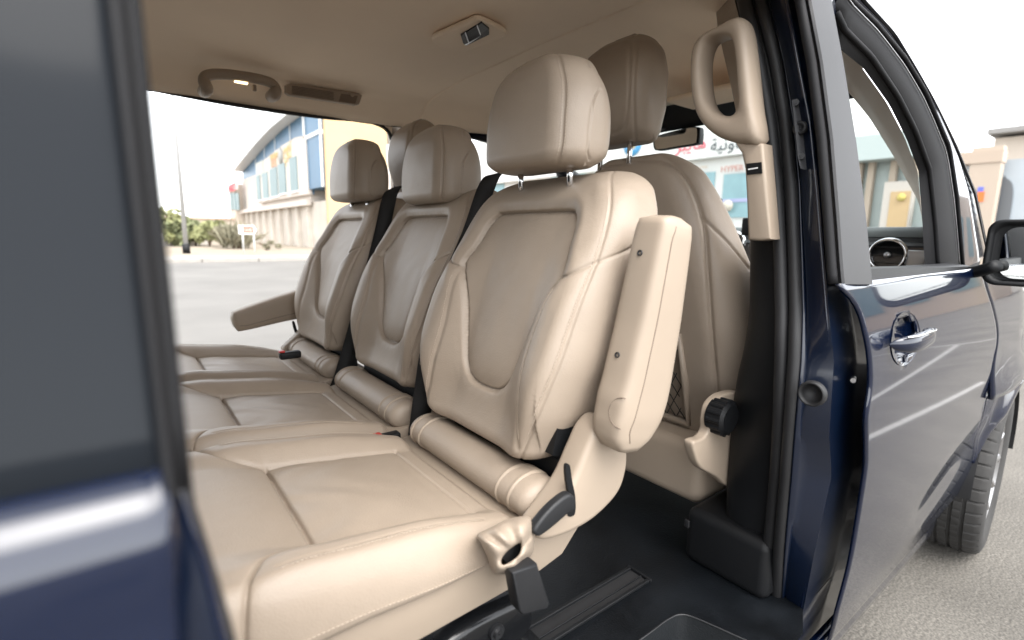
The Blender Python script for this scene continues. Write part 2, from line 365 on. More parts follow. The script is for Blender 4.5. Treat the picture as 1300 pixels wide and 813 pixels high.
# blue glazing band under the curved roof
rc = [fp(px, py) for px, py in ((396, 141), (380, 150), (360, 165), (340, 184), (322, 204), (309, 219))]; rc = np.array(rc)
bb_ = MB(); V_ = [(XB-.10, y, z) for y, z in rc]+[(XB-.10, y, zSill) for y, z in rc[::-1]]; bb_.add(V_, [tuple(range(len(V_)))])
bp("glass_band", bb_, BGLASS, smooth=False)
for px in (372, 352, 338, 326): y = fp(px, 200)[0]; bp("glazing_bar", MB().box((XB-.16, y-.05, zSill), (XB-.11, y+.05, np.interp(y, rc[:, 0], rc[:, 1]))), ALU, smooth=False)
ro = [(XB-.9, y, z+dz_) for y, z in rc for dz_ in (0, .75)]
rf = MB().add([(x_, y, z+d_) for y, z in rc for x_, d_ in ((XB-1.0, .0), (XB-1.0, .9), (XB+9, .9), (XB+9, 0))], [(4*i+a, 4*i+b, 4*i+4+b, 4*i+4+a) for i in range(len(rc)-1) for a, b in ((0, 1), (1, 2), (2, 3), (3, 0))]+[(0, 1, 2, 3), tuple(4*(len(rc)-1)+i for i in range(4))])
bp("curved_roof", rf, ALU, smooth=False)
# corner curtain wall and apricot block
zG0 = fp(405, 240)[1]; zG1 = fp(405, 142)[1]; zM = fp(405, 172)[1]
cg = bp("corner_glazing", MB().box((XB-.35, yT, zG0), (XB+3, yA-.02, zG1+1.2)), BGLASS, smooth=False)
bp("mullion", MB().box((XB-.42, yT-.03, zM-.12), (XB+.2, yA, zM+.12)).box((XB-.45, yA-.12, zM), (XB-.36, yA+.12, zG1+1.4)).box((XB-.42, yT-.06, zG0), (XB-.30, yT+.05, zG1+1.2)), ALU, cg, smooth=False)
yF = yT-.02; pR = seen(489, 200, 1, yF)
bp("end_wall", MB().box((XB-.2, yF-.35, .1), (pR[0], yF, zG1+3)), TANW, smooth=False)
lt = [fp(385, 176), fp(347, 205)]
lo_ = (XB-.47-BO[0], fp(374, 190)[0]-BO[1], fp(374, 190)[1]-BO[2])
def sign(nm, body, px, py, h, m, fit=None):
    y, z = fp(px, py); return letters(nm, body, h, m, pb, (XB-.48-BO[0], y-BO[1], z-BO[2]), (0, -1, .0), (0, 0, 1), .03, fit=fit)
sign("sign_lettering", "TANEEM", 355.5, 200, .8, GOLD, 2.5); sign("sign_lettering", "DELI", 355.5, 208, .8, mat("orange_letters", (.58, .34, .22), .6), 1.7)
sign("sign_lettering", shape_ar("تنعيم"), 373, 188, 1.3, GOLD, 2.1); sign("sign_lettering", shape_ar("ديلي"), 373.5, 197, 1.1, GOLD, 1.9)
y, z = fp(364.5, 199); bp("sign_emblem", MB().cyl((XB-.5, y, z), (1, 0, 0), .62, .08, 24), mat("grey_emblem", (.30, .30, .28), .5), pb)
y, z = fp(338, 215); bp("faded_panel", MB().box((XB-.5, y-1.2, z-.6), (XB-.455, y+1.6, z+.6)), mat("grey_faded", (.45, .46, .42), .8), pb, smooth=False)
# ---- smaller wing beyond it
b2 = empty("shop_building", (6.2, 72, .2)); BO2 = (6.2, 72, .2)
tag(b2, "small distant block with a red lettered fascia beyond the curved-roof building", "building")
XW = XB-.8
def fp2(px, py, X=XW): p = seen(px, py, 0, X); return p[1], p[2]
y0 = yEnd+.3; y1_, _ = fp2(290, 240); zt2 = fp2(300, 232)[1]
MB().box((XW, y0, .1), (XW+9, y1_, zt2)).build("wall", CREAM, b2, org=BO2, smooth=False)
for px in (294, 298, 302): y, z = fp2(px, 255); MB().box((XW-.07, y-.7, fp2(px, 267)[1]), (XW-.002, y+.7, fp2(px, 245)[1])).build("window", GGLASS, b2, org=BO2, smooth=False)
y, z = fp2(297, 239); hh = abs(fp2(297, 235.5)[1]-fp2(297, 242.5)[1])/2; ye0, ye1 = fp2(303, 239)[0], fp2(291, 239)[0]; fs_ = MB().box((XW-.15, ye0, z-hh), (XW-.05, ye1, z+hh)).build("fascia", mat("pale_fascia", (.6, .52, .5), .7), b2, org=BO2, smooth=False)
letters("sign_lettering", "MARKET", 1.3, mat("red_letters", (.55, .04, .06), .5), fs_, (XW-.16-BO2[0], (ye0+ye1)/2-BO2[1], z-BO2[2]), (0, -1, 0), (0, 0, 1), .03, fit=(ye1-ye0)*.8)
# ---- lamp column
L0 = seen(237, 322, 2, .14); lp = empty("lamp_column", L0)
tag(lp, "tall thin grey lamp column with a black base on the sandy verge", "lamp post")
MB().tube([(L0[0], L0[1], .14), (L0[0], L0[1], 11.5)], [.105, .06], 14).build("pole", mat("galvanised", (.29, .29, .285), .6), lp, org=tuple(L0))
MB().cyl((L0[0], L0[1], .36), (0, 0, 1), .16, .44, 16).build("base_sleeve", BLACKP, lp, org=tuple(L0))
MB().tube([(L0[0], L0[1], 11.4), (L0[0]+.5, L0[1]-.6, 11.9), (L0[0]+1, L0[1]-1.4, 12)], .045, 8).build("arm", ALU, lp, org=tuple(L0))
MB().add(*rbox((L0[0]+1.1, L0[1]-1.6, 12), (.3, .6, .12), .03)).build("lantern", ALU, lp, org=tuple(L0))
# ---- brown tourist sign on two posts
S0 = seen(315, 321, 2, .14); yS = S0[1]; sg0 = empty("road_sign", (S0[0], yS, .14)); SO = (S0[0], yS, .14)
tag(sg0, "small white and brown direction sign on two thin posts on the verge", "road sign")
a, b = seen(302, 286, 1, yS), seen(326, 298, 1, yS)
for px in (309, 323): p = seen(px, 310, 1, yS); MB().tube([(p[0], yS+.04, .1), (p[0], yS+.04, a[2]-.05)], .035, 8).build("post", ALU, sg0, org=SO)
pn = MB().add(*prism([(a[0], b[2]), (b[0]-.12, b[2]), (b[0], (a[2]+b[2])/2), (b[0]-.12, a[2]), (a[0], a[2])], 1, yS-.03, yS)).build("panel", mat("sign_white", (.68, .66, .64), .5), sg0, org=SO, smooth=False)
BRN = mat("sign_brown", (.30, .06, .015), .5)
w0 = b[0]-a[0]; h0 = a[2]-b[2]
MB().add(*prism([(a[0]+.26*w0, b[2]+.52*h0), (b[0]-.17*w0, b[2]+.52*h0), (b[0]-.17*w0, a[2]-.14*h0), (a[0]+.26*w0, a[2]-.14*h0)], 1, yS-.036, yS-.031)).add(*prism([(a[0]+.26*w0, b[2]+.16*h0), (b[0]-.17*w0, b[2]+.16*h0), (b[0]-.17*w0, b[2]+.46*h0), (a[0]+.26*w0, b[2]+.46*h0)], 1, yS-.036, yS-.031)).build("text_field", BRN, pn, org=SO, smooth=False)
LTW = mat("sign_letter_white", (.7, .68, .66), .5)
letters("sign_lettering", shape_ar("المركز"), .2, LTW, pn, (a[0]+.54*w0-SO[0], -.037, b[2]+.69*h0-SO[2]), (1, 0, 0), (0, 0, 1), .002, fit=.45*w0)
letters("sign_lettering", "CENTRE", .2, LTW, pn, (a[0]+.54*w0-SO[0], -.037, b[2]+.31*h0-SO[2]), (1, 0, 0), (0, 0, 1), .002, fit=.42*w0)
# ---- low white boundary wall
q0, q1 = seen(60, 318, 2, .15), seen(266, 311, 2, .15); q1 = np.array([q1[0], q0[1] if False else q1[1], .15])
wt_ = seen(258, 297, 1, q1[1])[2]
d_ = (q1-q0); d_ /= np.linalg.norm(d_); nrm = np.array([-d_[1], d_[0], 0])
cs = [q0-d_*12, q1]; mbw = MB(); mbw.add([tuple(c+nrm*o+np.array([0, 0, h-.15])) for c in cs for o in (0, .25) for h in (0, wt_)], [(0, 1, 3, 2), (4, 6, 7, 5), (0, 4, 5, 1), (2, 3, 7, 6), (1, 5, 7, 3)])
ww_ = mbw.build("boundary_wall", mat("white_wall_paint", (.66, .63, .60), .85, noise=.05, nscale=.5), smooth=False); tag(ww_, "low plain white wall behind the lamp column", "wall")
# ---- planting
def leafmat(name, c): return mat(name, c, .75, spec=.2, noise=.35, nscale=1.2)
GR1, GR2, OLV = leafmat("green_foliage", (.20, .22, .12)), leafmat("fresh_foliage", (.27, .28, .14)), leafmat("dry_olive_foliage", (.24, .225, .16))  # greens lightened so the leaf colour carries the haze
def bush(name, c, rx, ry, h, m, n, leaf, label, cat, group=None, trunk=True):
    root = empty(name, c); tag(root, label, cat, group); rng = np.random.default_rng(abs(hash(name+str(round(c[0], 1)))) % 9999 if False else int(abs(c[0]*37+c[1]*11)) % 9999)
    mb = MB(); nb_ = max(4, int(n/60)); cl = [(rng.normal(0, .42), rng.normal(0, .42), rng.uniform(.25, .88), rng.uniform(.22, .5)) for _ in range(nb_)]
    V = []; F = []
    for k in range(n):
        a = cl[k % nb_]; d = rng.normal(0, 1, 3); d /= np.linalg.norm(d); r_ = rng.uniform(.3, 1)**.5*a[3]
        p = np.array([(a[0]+d[0]*r_)*rx, (a[1]+d[1]*r_)*ry, max(.02, (a[2]+d[2]*r_*.6))*h]); u = rng.normal(0, 1, 3); u /= np.linalg.norm(u); v = np.cross(u, rng.normal(0, 1, 3)); v /= np.linalg.norm(v)
        s = leaf*rng.uniform(.6, 1.3); i = len(V); V += [p+u*s, p+v*s*.5, p-u*s, p-v*s*.5]; F.append((i, i+1, i+2, i+3))
    mb.V = [tuple(v+np.array(c)) for v in V]; mb.F = F; mb.build("foliage", m, root, org=c, smooth=False)
    st = MB()
    for k in range(4): st.tube([(c[0], c[1], c[2]), (c[0]+rng.normal(0, .15)*rx, c[1]+rng.normal(0, .15)*ry, c[2]+h*.35), (c[0]+rng.normal(0, .4)*rx, c[1]+rng.normal(0, .4)*ry, c[2]+h*.8)], [.06, .04, .02], 6)
    st.build("stem", mat("bark", (.14, .10, .07), .9) if "bark" not in bpy.data.materials else bpy.data.materials["bark"], root, org=c)
    return root
def at(px, py, Y): p = seen(px, py, 1, Y); return p
YT = 41.0
for px, wpx, top, m, lab in ((206, 30, 264, GR2, "leftmost bushy green tree showing above the white wall beside the pale door edge"), (228, 22, 276, GR1, "low green hedge bush behind the lamp column, above the white wall"),
                             (248, 26, 274, GR1, "rounded green bush just right of the lamp column"), (266, 22, 282, GR2, "bright green shrub at the right end of the white wall"), (214, 16, 280, GR1, "small green bush between the leftmost tree and the lamp column")):
    p = at(px, 308, YT+random.uniform(-1.5, 1.5)); s = np.linalg.norm(p-CAM)/700
    bush("tree" if top < 270 else "shrub", (p[0], p[1], .15), wpx*s*.75, wpx*s*.6, at(px, top, p[1])[2]-.15, m, 900, .24, lab, "tree" if top < 270 else "bush", "greenery behind the white wall")
p = at(284, 310, 36.5); s = np.linalg.norm(p-CAM)/700; bush("shrub", (p[0], p[1], .15), 16*s, 12*s, at(284, 287, p[1])[2]-.15, OLV, 800, .16, "dry olive shrub left of the fan palm", "bush", "dry planting by the facade")
p = at(338, 316, 31.5); s = np.linalg.norm(p-CAM)/700; bush("low_shrub", (p[0], p[1], .15), 10*s, 8*s, at(338, 312, p[1])[2]+.12, OLV, 300, .09, "tiny dry tuft of scrub on the sand right of the sign", "bush")
# fan palm clump
p = at(301, 308, 34.5); P0 = np.array([p[0], p[1], .15]); pr = empty("fan_palm", P0); tag(pr, "grey-green spiky fan palm clump behind the brown sign", "palm")
H = at(301, 277, p[1])[2]-.2; fr = MB(); rng = np.random.default_rng(5)
for k in range(150):
    az = rng.uniform(0, 2*math.pi); el = R(rng.uniform(28, 85)); L = H*rng.uniform(.7, 1.05); u = np.array([math.cos(az)*math.cos(el), math.sin(az)*math.cos(el), math.sin(el)]); w_ = np.cross(u, (0, 0, 1)); w_ /= np.linalg.norm(w_)
    b0 = P0+np.array([rng.normal(0, .35), rng.normal(0, .3), rng.uniform(0, .3)]); mid = b0+u*L*.55; tip = b0+u*L+np.array([0, 0, -L*.15*math.cos(el)])
    fr.add([b0-w_*.02, b0+w_*.02, mid+w_*.07, tip, mid-w_*.07], [(0, 1, 2, 3, 4)])
fr.build("fronds", OLV, pr, org=tuple(P0), smooth=False)
MB().tube([P0, P0+np.array([0, 0, .7])], [.25, .2], 10).build("trunk", bpy.data.materials["bark"], pr, org=tuple(P0))
# distant low house between trees and palm
hq = seen(280, 290, 1, 62); hs_ = empty("distant_house", (hq[0], 62, .2)); tag(hs_, "far low pinkish house roofline between the bushes and the palm", "building")
MB().box((hq[0]-5, 62, .1), (hq[0]+2.2, 70, seen(280, 279, 1, 62)[2])).build("wall", CREAM, hs_, org=(hq[0], 62, .2), smooth=False)
MB().box((hq[0]-5.2, 61.8, seen(280, 279, 1, 62)[2]), (hq[0]+2.4, 70, seen(280, 277, 1, 62)[2])).build("roof", mat("rose_parapet", (.5, .36, .28), .9), hs_, org=(hq[0], 62, .2), smooth=False)

# ---- hypermarket seen through the windscreen
XS = 34.0
hm = empty("supermarket", (XS, 20, 0)); HO = (XS, 20, 0)
tag(hm, "white shop front ahead with red and black Arabic fascia letters over teal windows", "building")
def fs3(px, py): p = seen(px, py, 0, XS); return p[1], p[2]
WWALL = mat("white_shopfront", (.62, .62, .605), .8, noise=.03, nscale=.3)
yL, yR = fs3(520, 200)[0], fs3(1010, 200)[0]; zt3 = fs3(850, 120)[1]
MB().box((XS, yR, 0), (XS+14, yL, zt3)).build("wall", WWALL, hm, org=HO, smooth=False)
MB().box((XS-.6, yR, fs3(850, 208)[1]), (XS-.01, yL, fs3(850, 168)[1])).build("fascia", WWALL, hm, org=HO, smooth=False)
for x0, x1 in ((598, 640), (700, 742), (760, 800), (825, 836), (842, 858), (869, 905), (920, 960), (975, 1002)):
    a, b = fs3(x0, 222), fs3(x1, 265); wn = MB().box((XS-.10, b[0], b[1]-.6), (XS-.002, a[0], a[1])).build("window", TEAL, hm, org=HO, smooth=False)
    MB().box((XS-.14, b[0]-.1, b[1]+.5), (XS-.101, a[0]+.1, b[1]+.75)).build("window_bar", mat("mauve_bar", (.35, .36, .55), .5), wn, org=HO, smooth=False)
DK, RD = mat("black_letters", (.04, .05, .06), .5), mat("rose_letters", (.62, .08, .12), .5)
def s3(body, px, py, h, m, fit): y, z = fs3(px, py); letters("sign_lettering", body, h, m, hm, (XS-.62-HO[0], y-HO[1], z-HO[2]), (0, -1, 0), (0, 0, 1), .04, fit=fit)
k3 = abs(fs3(900, 184)[0]-fs3(901, 184)[0])
s3(shape_ar("تعاونية"), 934, 184, 2, DK, 48*k3); s3(shape_ar("هايبر"), 883, 184.5, 2, RD, 40*k3); s3(shape_ar("تعاونية"), 700, 190, 2, DK, 50*k3)
s3("COOPERATIVE", 889, 215, 1, mat("pale_brown_letters", (.45, .34, .25), .5), 30*k3); s3("HYPER", 935, 215.5, 1, mat("dull_red_letters", (.42, .18, .14), .5), 26*k3)
y, z = fs3(809, 185); em = MB().add(*lathe([(.45, -.66), (.95, -.66), (.95, -.60), (.45, -.60)], 30, 0, (XS, y, z))).build("sign_emblem", mat("blue_emblem", (.08, .30, .55), .5), hm, org=HO)
MB().cyl((XS-.62, y, z+.1), (1, 0, 0), .42, .06, 20).build("emblem_centre", mat("pale_gold_emblem", (.65, .55, .3), .5), em, org=HO)
for px, py, c_, nm in ((903, 258, (.25, .16, .5), "purple_disc"), (928, 262, (.55, .5, .42), "beige_disc")):
    y, z = fs3(px, py); MB().cyl((XS-.5, y, z), (1, 0, 0), .42, .06, 20).build("wall_sticker", mat(nm, c_, .6), hm, org=HO)
# ---- forecourt building on the right: teal canopies, tan posts
XR = 30.0
rb_ = empty("forecourt_building", (XR, 2, 0)); RO = (XR, 2, 0)
tag(rb_, "glazed pavilion with teal roof edges and tan posts seen through the front side window", "building")
def fr3(px, py, X=XR): p = seen(px, py, 0, X); return p[1], p[2]
PALEG = mat("pale_teal_glass", (.38, .43, .42), .4, noise=.2, nscale=.15); TANP = mat("tan_post", (.42, .34, .27), .8)  # post tan greyed; haze is in the colour
a, b = fr3(1050, 200), fr3(1170, 300); MB().box((XR, b[0], 0), (XR+6, a[0], a[1]-.3)).build("glass_wall", PALEG, rb_, org=RO, smooth=False)
a, b = fr3(1050, 184), fr3(1180, 196); MB().box((XR-1.5, b[0], b[1]-.2), (XR+6, a[0], a[1])).build("roof_edge", mat("teal_fascia", (.42, .47, .46), .6), rb_, org=RO, smooth=False)  # fascia teal dulled with painted haze
for px in (1097, 1112, 1140, 1166): y, z = fr3(px, 200); MB().box((XR-.5, y-.14, 0), (XR-.1, y+.14, fr3(px, 195)[1])).build("post", TANP, rb_, org=RO, smooth=False)
a, b = fr3(1130, 233), fr3(1160, 280); MB().box((XR-.8, b[0], 0), (XR-.3, a[0], a[1])).build("portal", CREAM2, rb_, org=RO, smooth=False)
a, b = fr3(1138, 245), fr3(1158, 280); MB().box((XR-.85, b[0], 0), (XR-.79, a[0], a[1])).build("doorway", TANW, rb_, org=RO, smooth=False)
y, z = fr3(1152, 252); MB().cyl((XR-.95, y, z), (1, 0, 0), .19, .05, 24).build("yellow_disc_sign", mat("sign_yellow", (.62, .50, .14), .7), rb_, org=RO)
XR2 = 27.0
r2 = empty("canopy_building", (XR2, -3, 0)); RO2 = (XR2, -3, 0); tag(r2, "tan pergola frame and grey glass block right of the windscreen pillar, above the wing mirror", "building")
def fq(px, py): return fr3(px, py, XR2)
a, b = fq(1200, 201), fq(1276, 207); MB().box((XR2-.6, b[0], b[1]-.0), (XR2+.2, a[0], a[1]+.10)).build("beam", TANP, r2, org=RO2, smooth=False)
for x0, x1, tp in ((1239, 1259, 190),): 
    a, b = fq(x0, tp), fq(x1, 300); po_ = MB().box((XR2-.55, b[0], 0), (XR2+.15, a[0], a[1])).build("post", mat("tan_column", (.43, .355, .285), .8), r2, org=RO2, smooth=False)  # column tone softened by haze put into the colour
    a, b = fq(1246, 245), fq(1252, 257); MB().box((XR2-.60, b[0], b[1]), (XR2-.552, a[0], a[1])).build("orange_notice", mat("notice_orange", (.75, .16, .03), .5), po_, org=RO2, smooth=False)
    a, b = fq(1246, 239), fq(1252, 244.5); MB().box((XR2-.60, b[0], b[1]), (XR2-.552, a[0], a[1])).build("blue_notice", mat("notice_blue", (.12, .14, .5), .5), po_, org=RO2, smooth=False)
a, b = fq(1205, 207), fq(1340, 300); MB().box((XR2+.5, b[0], 0), (XR2+6, a[0], a[1])).build("glass_block", mat("grey_blue_glass", (.34, .38, .41), .35, noise=.15, nscale=.2), r2, org=RO2, smooth=False)
a, b = fq(1254, 226), fq(1274, 300); dk_ = spline([(a[0], 0), (a[0], a[1]-.7), (a[0]-.4, a[1]), (b[0]+.3, a[1]), (b[0], a[1]-.7), (b[0], 0)], 40); MB().add(*prism(dk_, 0, XR2+.40, XR2+.49)).build("arched_panel", mat("dark_panel", (.12, .13, .14), .4), r2, org=RO2, smooth=False)
XR3 = 48.0
r3 = empty("apartment_block", (XR3, -8, 0)); tag(r3, "plain beige block with an overhanging flat roof behind the pergola frame at right", "building"); RO3 = (XR3, -8, 0)
a, b = fr3(1263, 176, XR3), fr3(1420, 300, XR3); MB().box((XR3, b[0], 0), (XR3+10, a[0], a[1])).build("wall", CREAM, r3, org=RO3, smooth=False)
a = fr3(1257, 173, XR3); MB().box((XR3-1, b[0], a[1]), (XR3+10, a[0], a[1]+.35)).build("flat_roof", mat("grey_roof_edge", (.25, .24, .23), .8), r3, org=RO3, smooth=False)
# neighbours across the lot on the camera's side: seen only as reflections in the door paint
for x0, x1, y0, hgt, m, lab in ((38, 50, -7, 5.5, TANP, "tan building across the lot reflected in the van door"), (46, 60, -20, 8, CREAM, "taller cream building across the lot reflected in the van door")):
    e_ = empty("lot_building", ((x0+x1)/2, y0, 0)); tag(e_, lab, "building"); oo = ((x0+x1)/2, y0, 0)
    MB().box((x0, y0-11, 0), (x1, y0, hgt)).build("wall", m, e_, org=oo, smooth=False)
    for k in range(4): yw = y0-11+11*(k+.3)/4; MB().box((x0-.08, yw, 1.8), (x0-.01, yw+1.5, 4.2)).build("window", GGLASS, e_, org=oo, smooth=False)
# ================================================================== VAN
VO = (-1.6, 0, 0)
van = empty("van", VO)
tag(van, "dark navy passenger van with its side doors slid open and beige interior", "van")
def part(name, VF, m, parent=None, **k): return obj(name, VF[0], VF[1], m, parent or van, org=VO, **k)
def mpart(mb, name, m, parent=None, **k): return mb.build(name, m, parent or van, org=VO, **k)

# ---- headliner: one long moulded sheet with a shallow raised centre and a cross seam
ys = np.linspace(-.845, .845, 75)
def ceil_z(y): return np.interp(np.abs(y), [0, .45, .60, .70, .75, .79, .82, .845], [1.802, 1.796, 1.786, 1.772, 1.756, 1.731, 1.703, 1.678])
xs = np.unique(np.r_[np.linspace(-4.05, -2.3, 12), np.linspace(-2.3, -1.9, 30), np.linspace(-1.9, -1.47, 12), np.linspace(-1.47, -1.43, 21), np.linspace(-1.43, -.80, 16)])
lines = []
for x in xs:
    st_ = .016*sstep(-2.14, -2.0, x)-.012*sstep(-2.0, -1.75, x)
    z = ceil_z(ys)-st_*np.clip((.72-np.abs(ys))/.15, 0, 1)+.006*math.exp(-((x+1.45)/.0035)**2)-.07*sstep(-1.15, -.8, x)
    kx = 1-.25*sstep(-1.7, -.8, x); lines.append(np.stack([np.full_like(ys, x), ys*kx, z], 1))
roof_lining = part("roof_lining", strip(lines), HEADL, solid=-.004)
ry = np.array([-.852, -.860, -.850, -.815, -.74, -.60, -.35, 0, .35, .60, .74, .815, .850, .860, .852]); rz = np.array([1.676, 1.69, 1.735, 1.79, 1.835, 1.862, 1.882, 1.89, 1.882, 1.862, 1.835, 1.79, 1.735, 1.69, 1.676])
rl = []
for x in np.linspace(-4.15, -.84, 46):
    kx = 1-.235*sstep(-1.7, -.8, x); rl.append(np.stack([np.full(15, x), ry*kx, rz-.100*sstep(-1.5, -.75, x)*(rz-1.5)/.35], 1))
part("roof_panel", strip(rl), NAVY)
# ---- floor with the entrance step well cut into it
well = [(-1.62, -.90)]+[(-1.645-.05*math.sin(a), -.80+.05*math.cos(a)-.0) for a in np.linspace(0.35, math.pi/2-.05, 9)][::1]
wl = spline([(-1.610, -.93), (-1.630, -.86), (-1.652, -.785), (-1.668, -.758), (-1.700, -.750), (-1.76, -.750)], 30)
fl = [(-4.0, .84), (-.55, .84), (-.55, -.86), (-1.45, -.90), (-1.52, -.93)]+[tuple(p) for p in wl]+[(-2.45, -.750), (-2.48, -.80), (-2.48, -.90), (-4.0, -.90)]
V = [(x, y, ZF) for x, y in fl]; part("cabin_floor", (V, [tuple(range(len(V)))]), FLOORM, smooth=False)
wa = [(*p, ZF) for p in wl]+[(-2.45, -.750, ZF)]; wb = [(p[0]-.01, p[1]-.012, .30) for p in wl]+[(-2.45, -.762, .30)]
step = part("step_well", strip([wa, wb]), STEPM)
part("step_tread", ([(-1.58, -.955, .30), (-1.6, -.74, .30), (-2.5, -.74, .30), (-2.5, -.955, .30)], [(0, 1, 2, 3)]), STEPM, step, smooth=False)
mpart(MB().tube([(p[0], p[1], ZF+.001) for p in wl]+[(-2.45, -.750, ZF+.001)], .002, 8), "step_lip", GREYP, step)
for y in (-.628, -.30, -.13, .20, .38, .70):
    r_ = MB().box((-2.6, y-.030, ZF+.001), (-1.64, y-.022, ZF+.008)).box((-2.6, y+.022, ZF+.001), (-1.64, y+.030, ZF+.008)).box((-2.6, y-.008, ZF+.001), (-1.64, y-.005, ZF+.006)).box((-1.642, y-.032, ZF+.001), (-1.636, y+.032, ZF+.009))
    rr = mpart(r_, "seat_rail", BLACKP, smooth=False, bevel=.0015)
    part("rail_channel", ([(-2.6, y-.022, ZF+.002), (-1.642, y-.022, ZF+.002), (-1.642, y+.022, ZF+.002), (-2.6, y+.022, ZF+.002)], [(0, 1, 2, 3)]), RUBBER, rr, smooth=False)
# ---- right-hand centre pillar, from its inner trim out to the gloss-black cover on the door
PY = [-60, 0, 79, 157, 236, 320, 395, 458, 552, 603, 704, 786, 860]
SL = [918, 933, 952, 967, 976, 982, 984, 984, 982, 979, 969, 963, 957]
SRt = [960, 974, 994, 1006, 1013, 1016, 1018, 1016, 1008, 1004, 995, 990, 984]
LR = [985, 998, 1013, 1028, 1036, 1043, 1049, 1055, 1049, 1052, 1030, 1015, 1003]
DE = [1010, 1024, 1040, 1054, 1062, 1069, 1094, 1107, 1102, 1103, 1088, 1066, 1050]
pyd = np.linspace(-60, 860, 70)
def ln(tab, off, dx=0): return np.array([onbody(np.interp(p, PY, tab)+dx, p, off) for p in pyd])
aL, aR, aT, aD = ln(SL, .135), ln(SRt, .085), ln(LR, .045), ln(DE, .030)
aIn = aL+np.array([.10, .10, 0])
mid1, mid2 = aL*.73+aR*.27, aL*.22+aR*.78
s_ = MB().tube(mid1, .0125, 14).tube(mid2, .0115, 14); s_.add(*strip([aL+np.array([.008, .004, 0]), aR+np.array([.008, 0.002, 0])]))
mpart(s_, "door_seal", RUBBER)
jl = aR*.45+aT*.55+np.array([.004, .008, 0])
jamb = part("pillar_jamb", strip([aR, aR*.8+aT*.2+np.array([.012, .006, 0]), jl, aT-np.array([.000, .002, 0]), aT+np.array([.006, -.001, 0]), aT*.6+aD*.4+np.array([.050, .012, 0]), aD+np.array([.080, .018, 0])]), NAVYJ, solid=-.004, auto=50)
mpart(MB().tube(aT, .0032, 8), "pillar_flange", NAVY, jamb)
# pressed panel recesses on the jamb
def jpt(px, py, off): return CAM+(onbody(px, py, off)-CAM)*.990
def jpoly(pts, off): return [jpt(*p, off) for p in pts]
def inset(name, pts, off, depth, m, parent):
    o_ = np.array(jpoly(pts, off)); c_ = o_.mean(0); i_ = c_+(o_-c_)*.86+np.array([depth, depth*.6, 0]); n = len(o_)
    return part(name, (np.vstack([o_, i_]), [(k, (k+1) % n, n+(k+1) % n, n+k) for k in range(n)]+[tuple(range(n, 2*n))]), m, parent, smooth=False)
br = [(1005, 126), (1017, 124), (1022, 131), (1030, 205), (1026, 214), (1016, 215), (1013, 200)]
brp = np.array(jpoly(br, .064)); n = len(brp)
brk = part("pillar_bracket", (np.vstack([brp, brp+np.array([.012, 0, 0])]), [tuple(range(n))]+[(k, (k+1) % n, n+(k+1) % n, n+k) for k in range(n)]), mat("bracket_grey", (.11, .11, .115), .5), jamb, smooth=False, bevel=.001)
for px, py, r in ((1011, 131, .0055), (1018, 199, .0055)):
    c_ = jpt(px, py, .062); mpart(MB().cyl(c_-np.array([.002, 0, 0]), (1, .4, 0), r, .008, 20).cyl(c_-np.array([.006, 0.001, 0]), (1, .4, 0), r*.45, .003, 6), "bolt", GREYP, brk, auto=40)
c_ = jpt(1016, 163, .062); mpart(MB().add(*lathe([(.001, .002), (.006, .002), (.0075, -.003), (.011, -.003), (.0125, 0), (.0125, .004)], 30, 0, c_-np.array([.003, 0, 0]))), "guide_socket", RUBBER, brk)
c_ = jpt(1031, 500, .056)
mpart(MB().add(*lathe([(.001, .012), (.012, .011), (.016, .001), (.018, -.006), (.0205, -.007), (.0225, -.003), (.023, .005)], 40, 0, c_)), "rubber_buffer", RUBBER, jamb)
c_ = jpt(1078, 484, .035); mpart(MB().cyl(c_+np.array([.02, .0, 0]), (1, .3, 0), .0045, .02, 18), "jamb_screw", METAL, jamb, auto=40)
bp_ = np.array(jpoly([(993, 783), (1012, 788), (1009, 815), (990, 815)], .07)); part("latch_plate", (bp_, [(0, 1, 2, 3)]), GREYP, jamb, smooth=False, solid=.004)
c_ = jpt(1003, 797, .068); mpart(MB().cyl(c_, (1, .4, 0), .005, .012, 18), "bolt", METAL, jamb, auto=40)
# inner pillar trim (dark lower, beige upper, big grab handle)
ty = [300, 345, 400, 440, 480, 520, 560, 600, 632, 700, 760, 830]; tl = [951, 951, 950, 944, 934, 928, 925, 922, 920, 920, 930, 945]
pyt = np.linspace(300, 830, 40)
ti = np.array([seen(np.interp(p, ty, tl), p, 0, -1.455) for p in pyt]); ti[:, 1] = np.minimum(ti[:, 1], -.60)
to = np.array([onbody(np.interp(p, PY, SL)+3, p, .135) for p in pyt])
ti2 = ti+np.array([.20, .02, 0])
trim = part("pillar_trim", strip([ti2, ti+np.array([.02, .004, 0]), ti, ti*.75+to*.25+np.array([-.014, .0, 0]), ti*.3+to*.7+np.array([-.012, 0, 0]), to]), BLACKP, sub=1)
cb = seen(900, 640, 0, -1.50)
part("trim_step", rbox((-1.35, -.745, .535), (.30, .20, .135), .022, 5), BLACKP, trim)
mpart(MB().add(*rbox((-1.522, -.665, .575), (.006, .012, .018), .002)), "trim_clip", GREYP, trim)
XH = -1.545
def yz(pts): return [tuple(seen(px, py, 0, XH)[[1, 2]]) for px, py in pts]
outer = spline(yz([(884, 110), (884, 80), (888, 60), (900, 47), (920, 36), (942, 24), (952, 33), (957, 60), (961, 95), (966, 140), (972, 183), (955, 184), (935, 182), (914, 174), (897, 158), (888, 138)]), 128, True)
inner = spline(yz([(899, 100), (899, 76), (903, 58), (912, 51), (926, 49), (935, 55), (939, 72), (941, 95), (942, 122), (940, 140), (932, 148), (916, 145), (904, 130)]), 130, True)
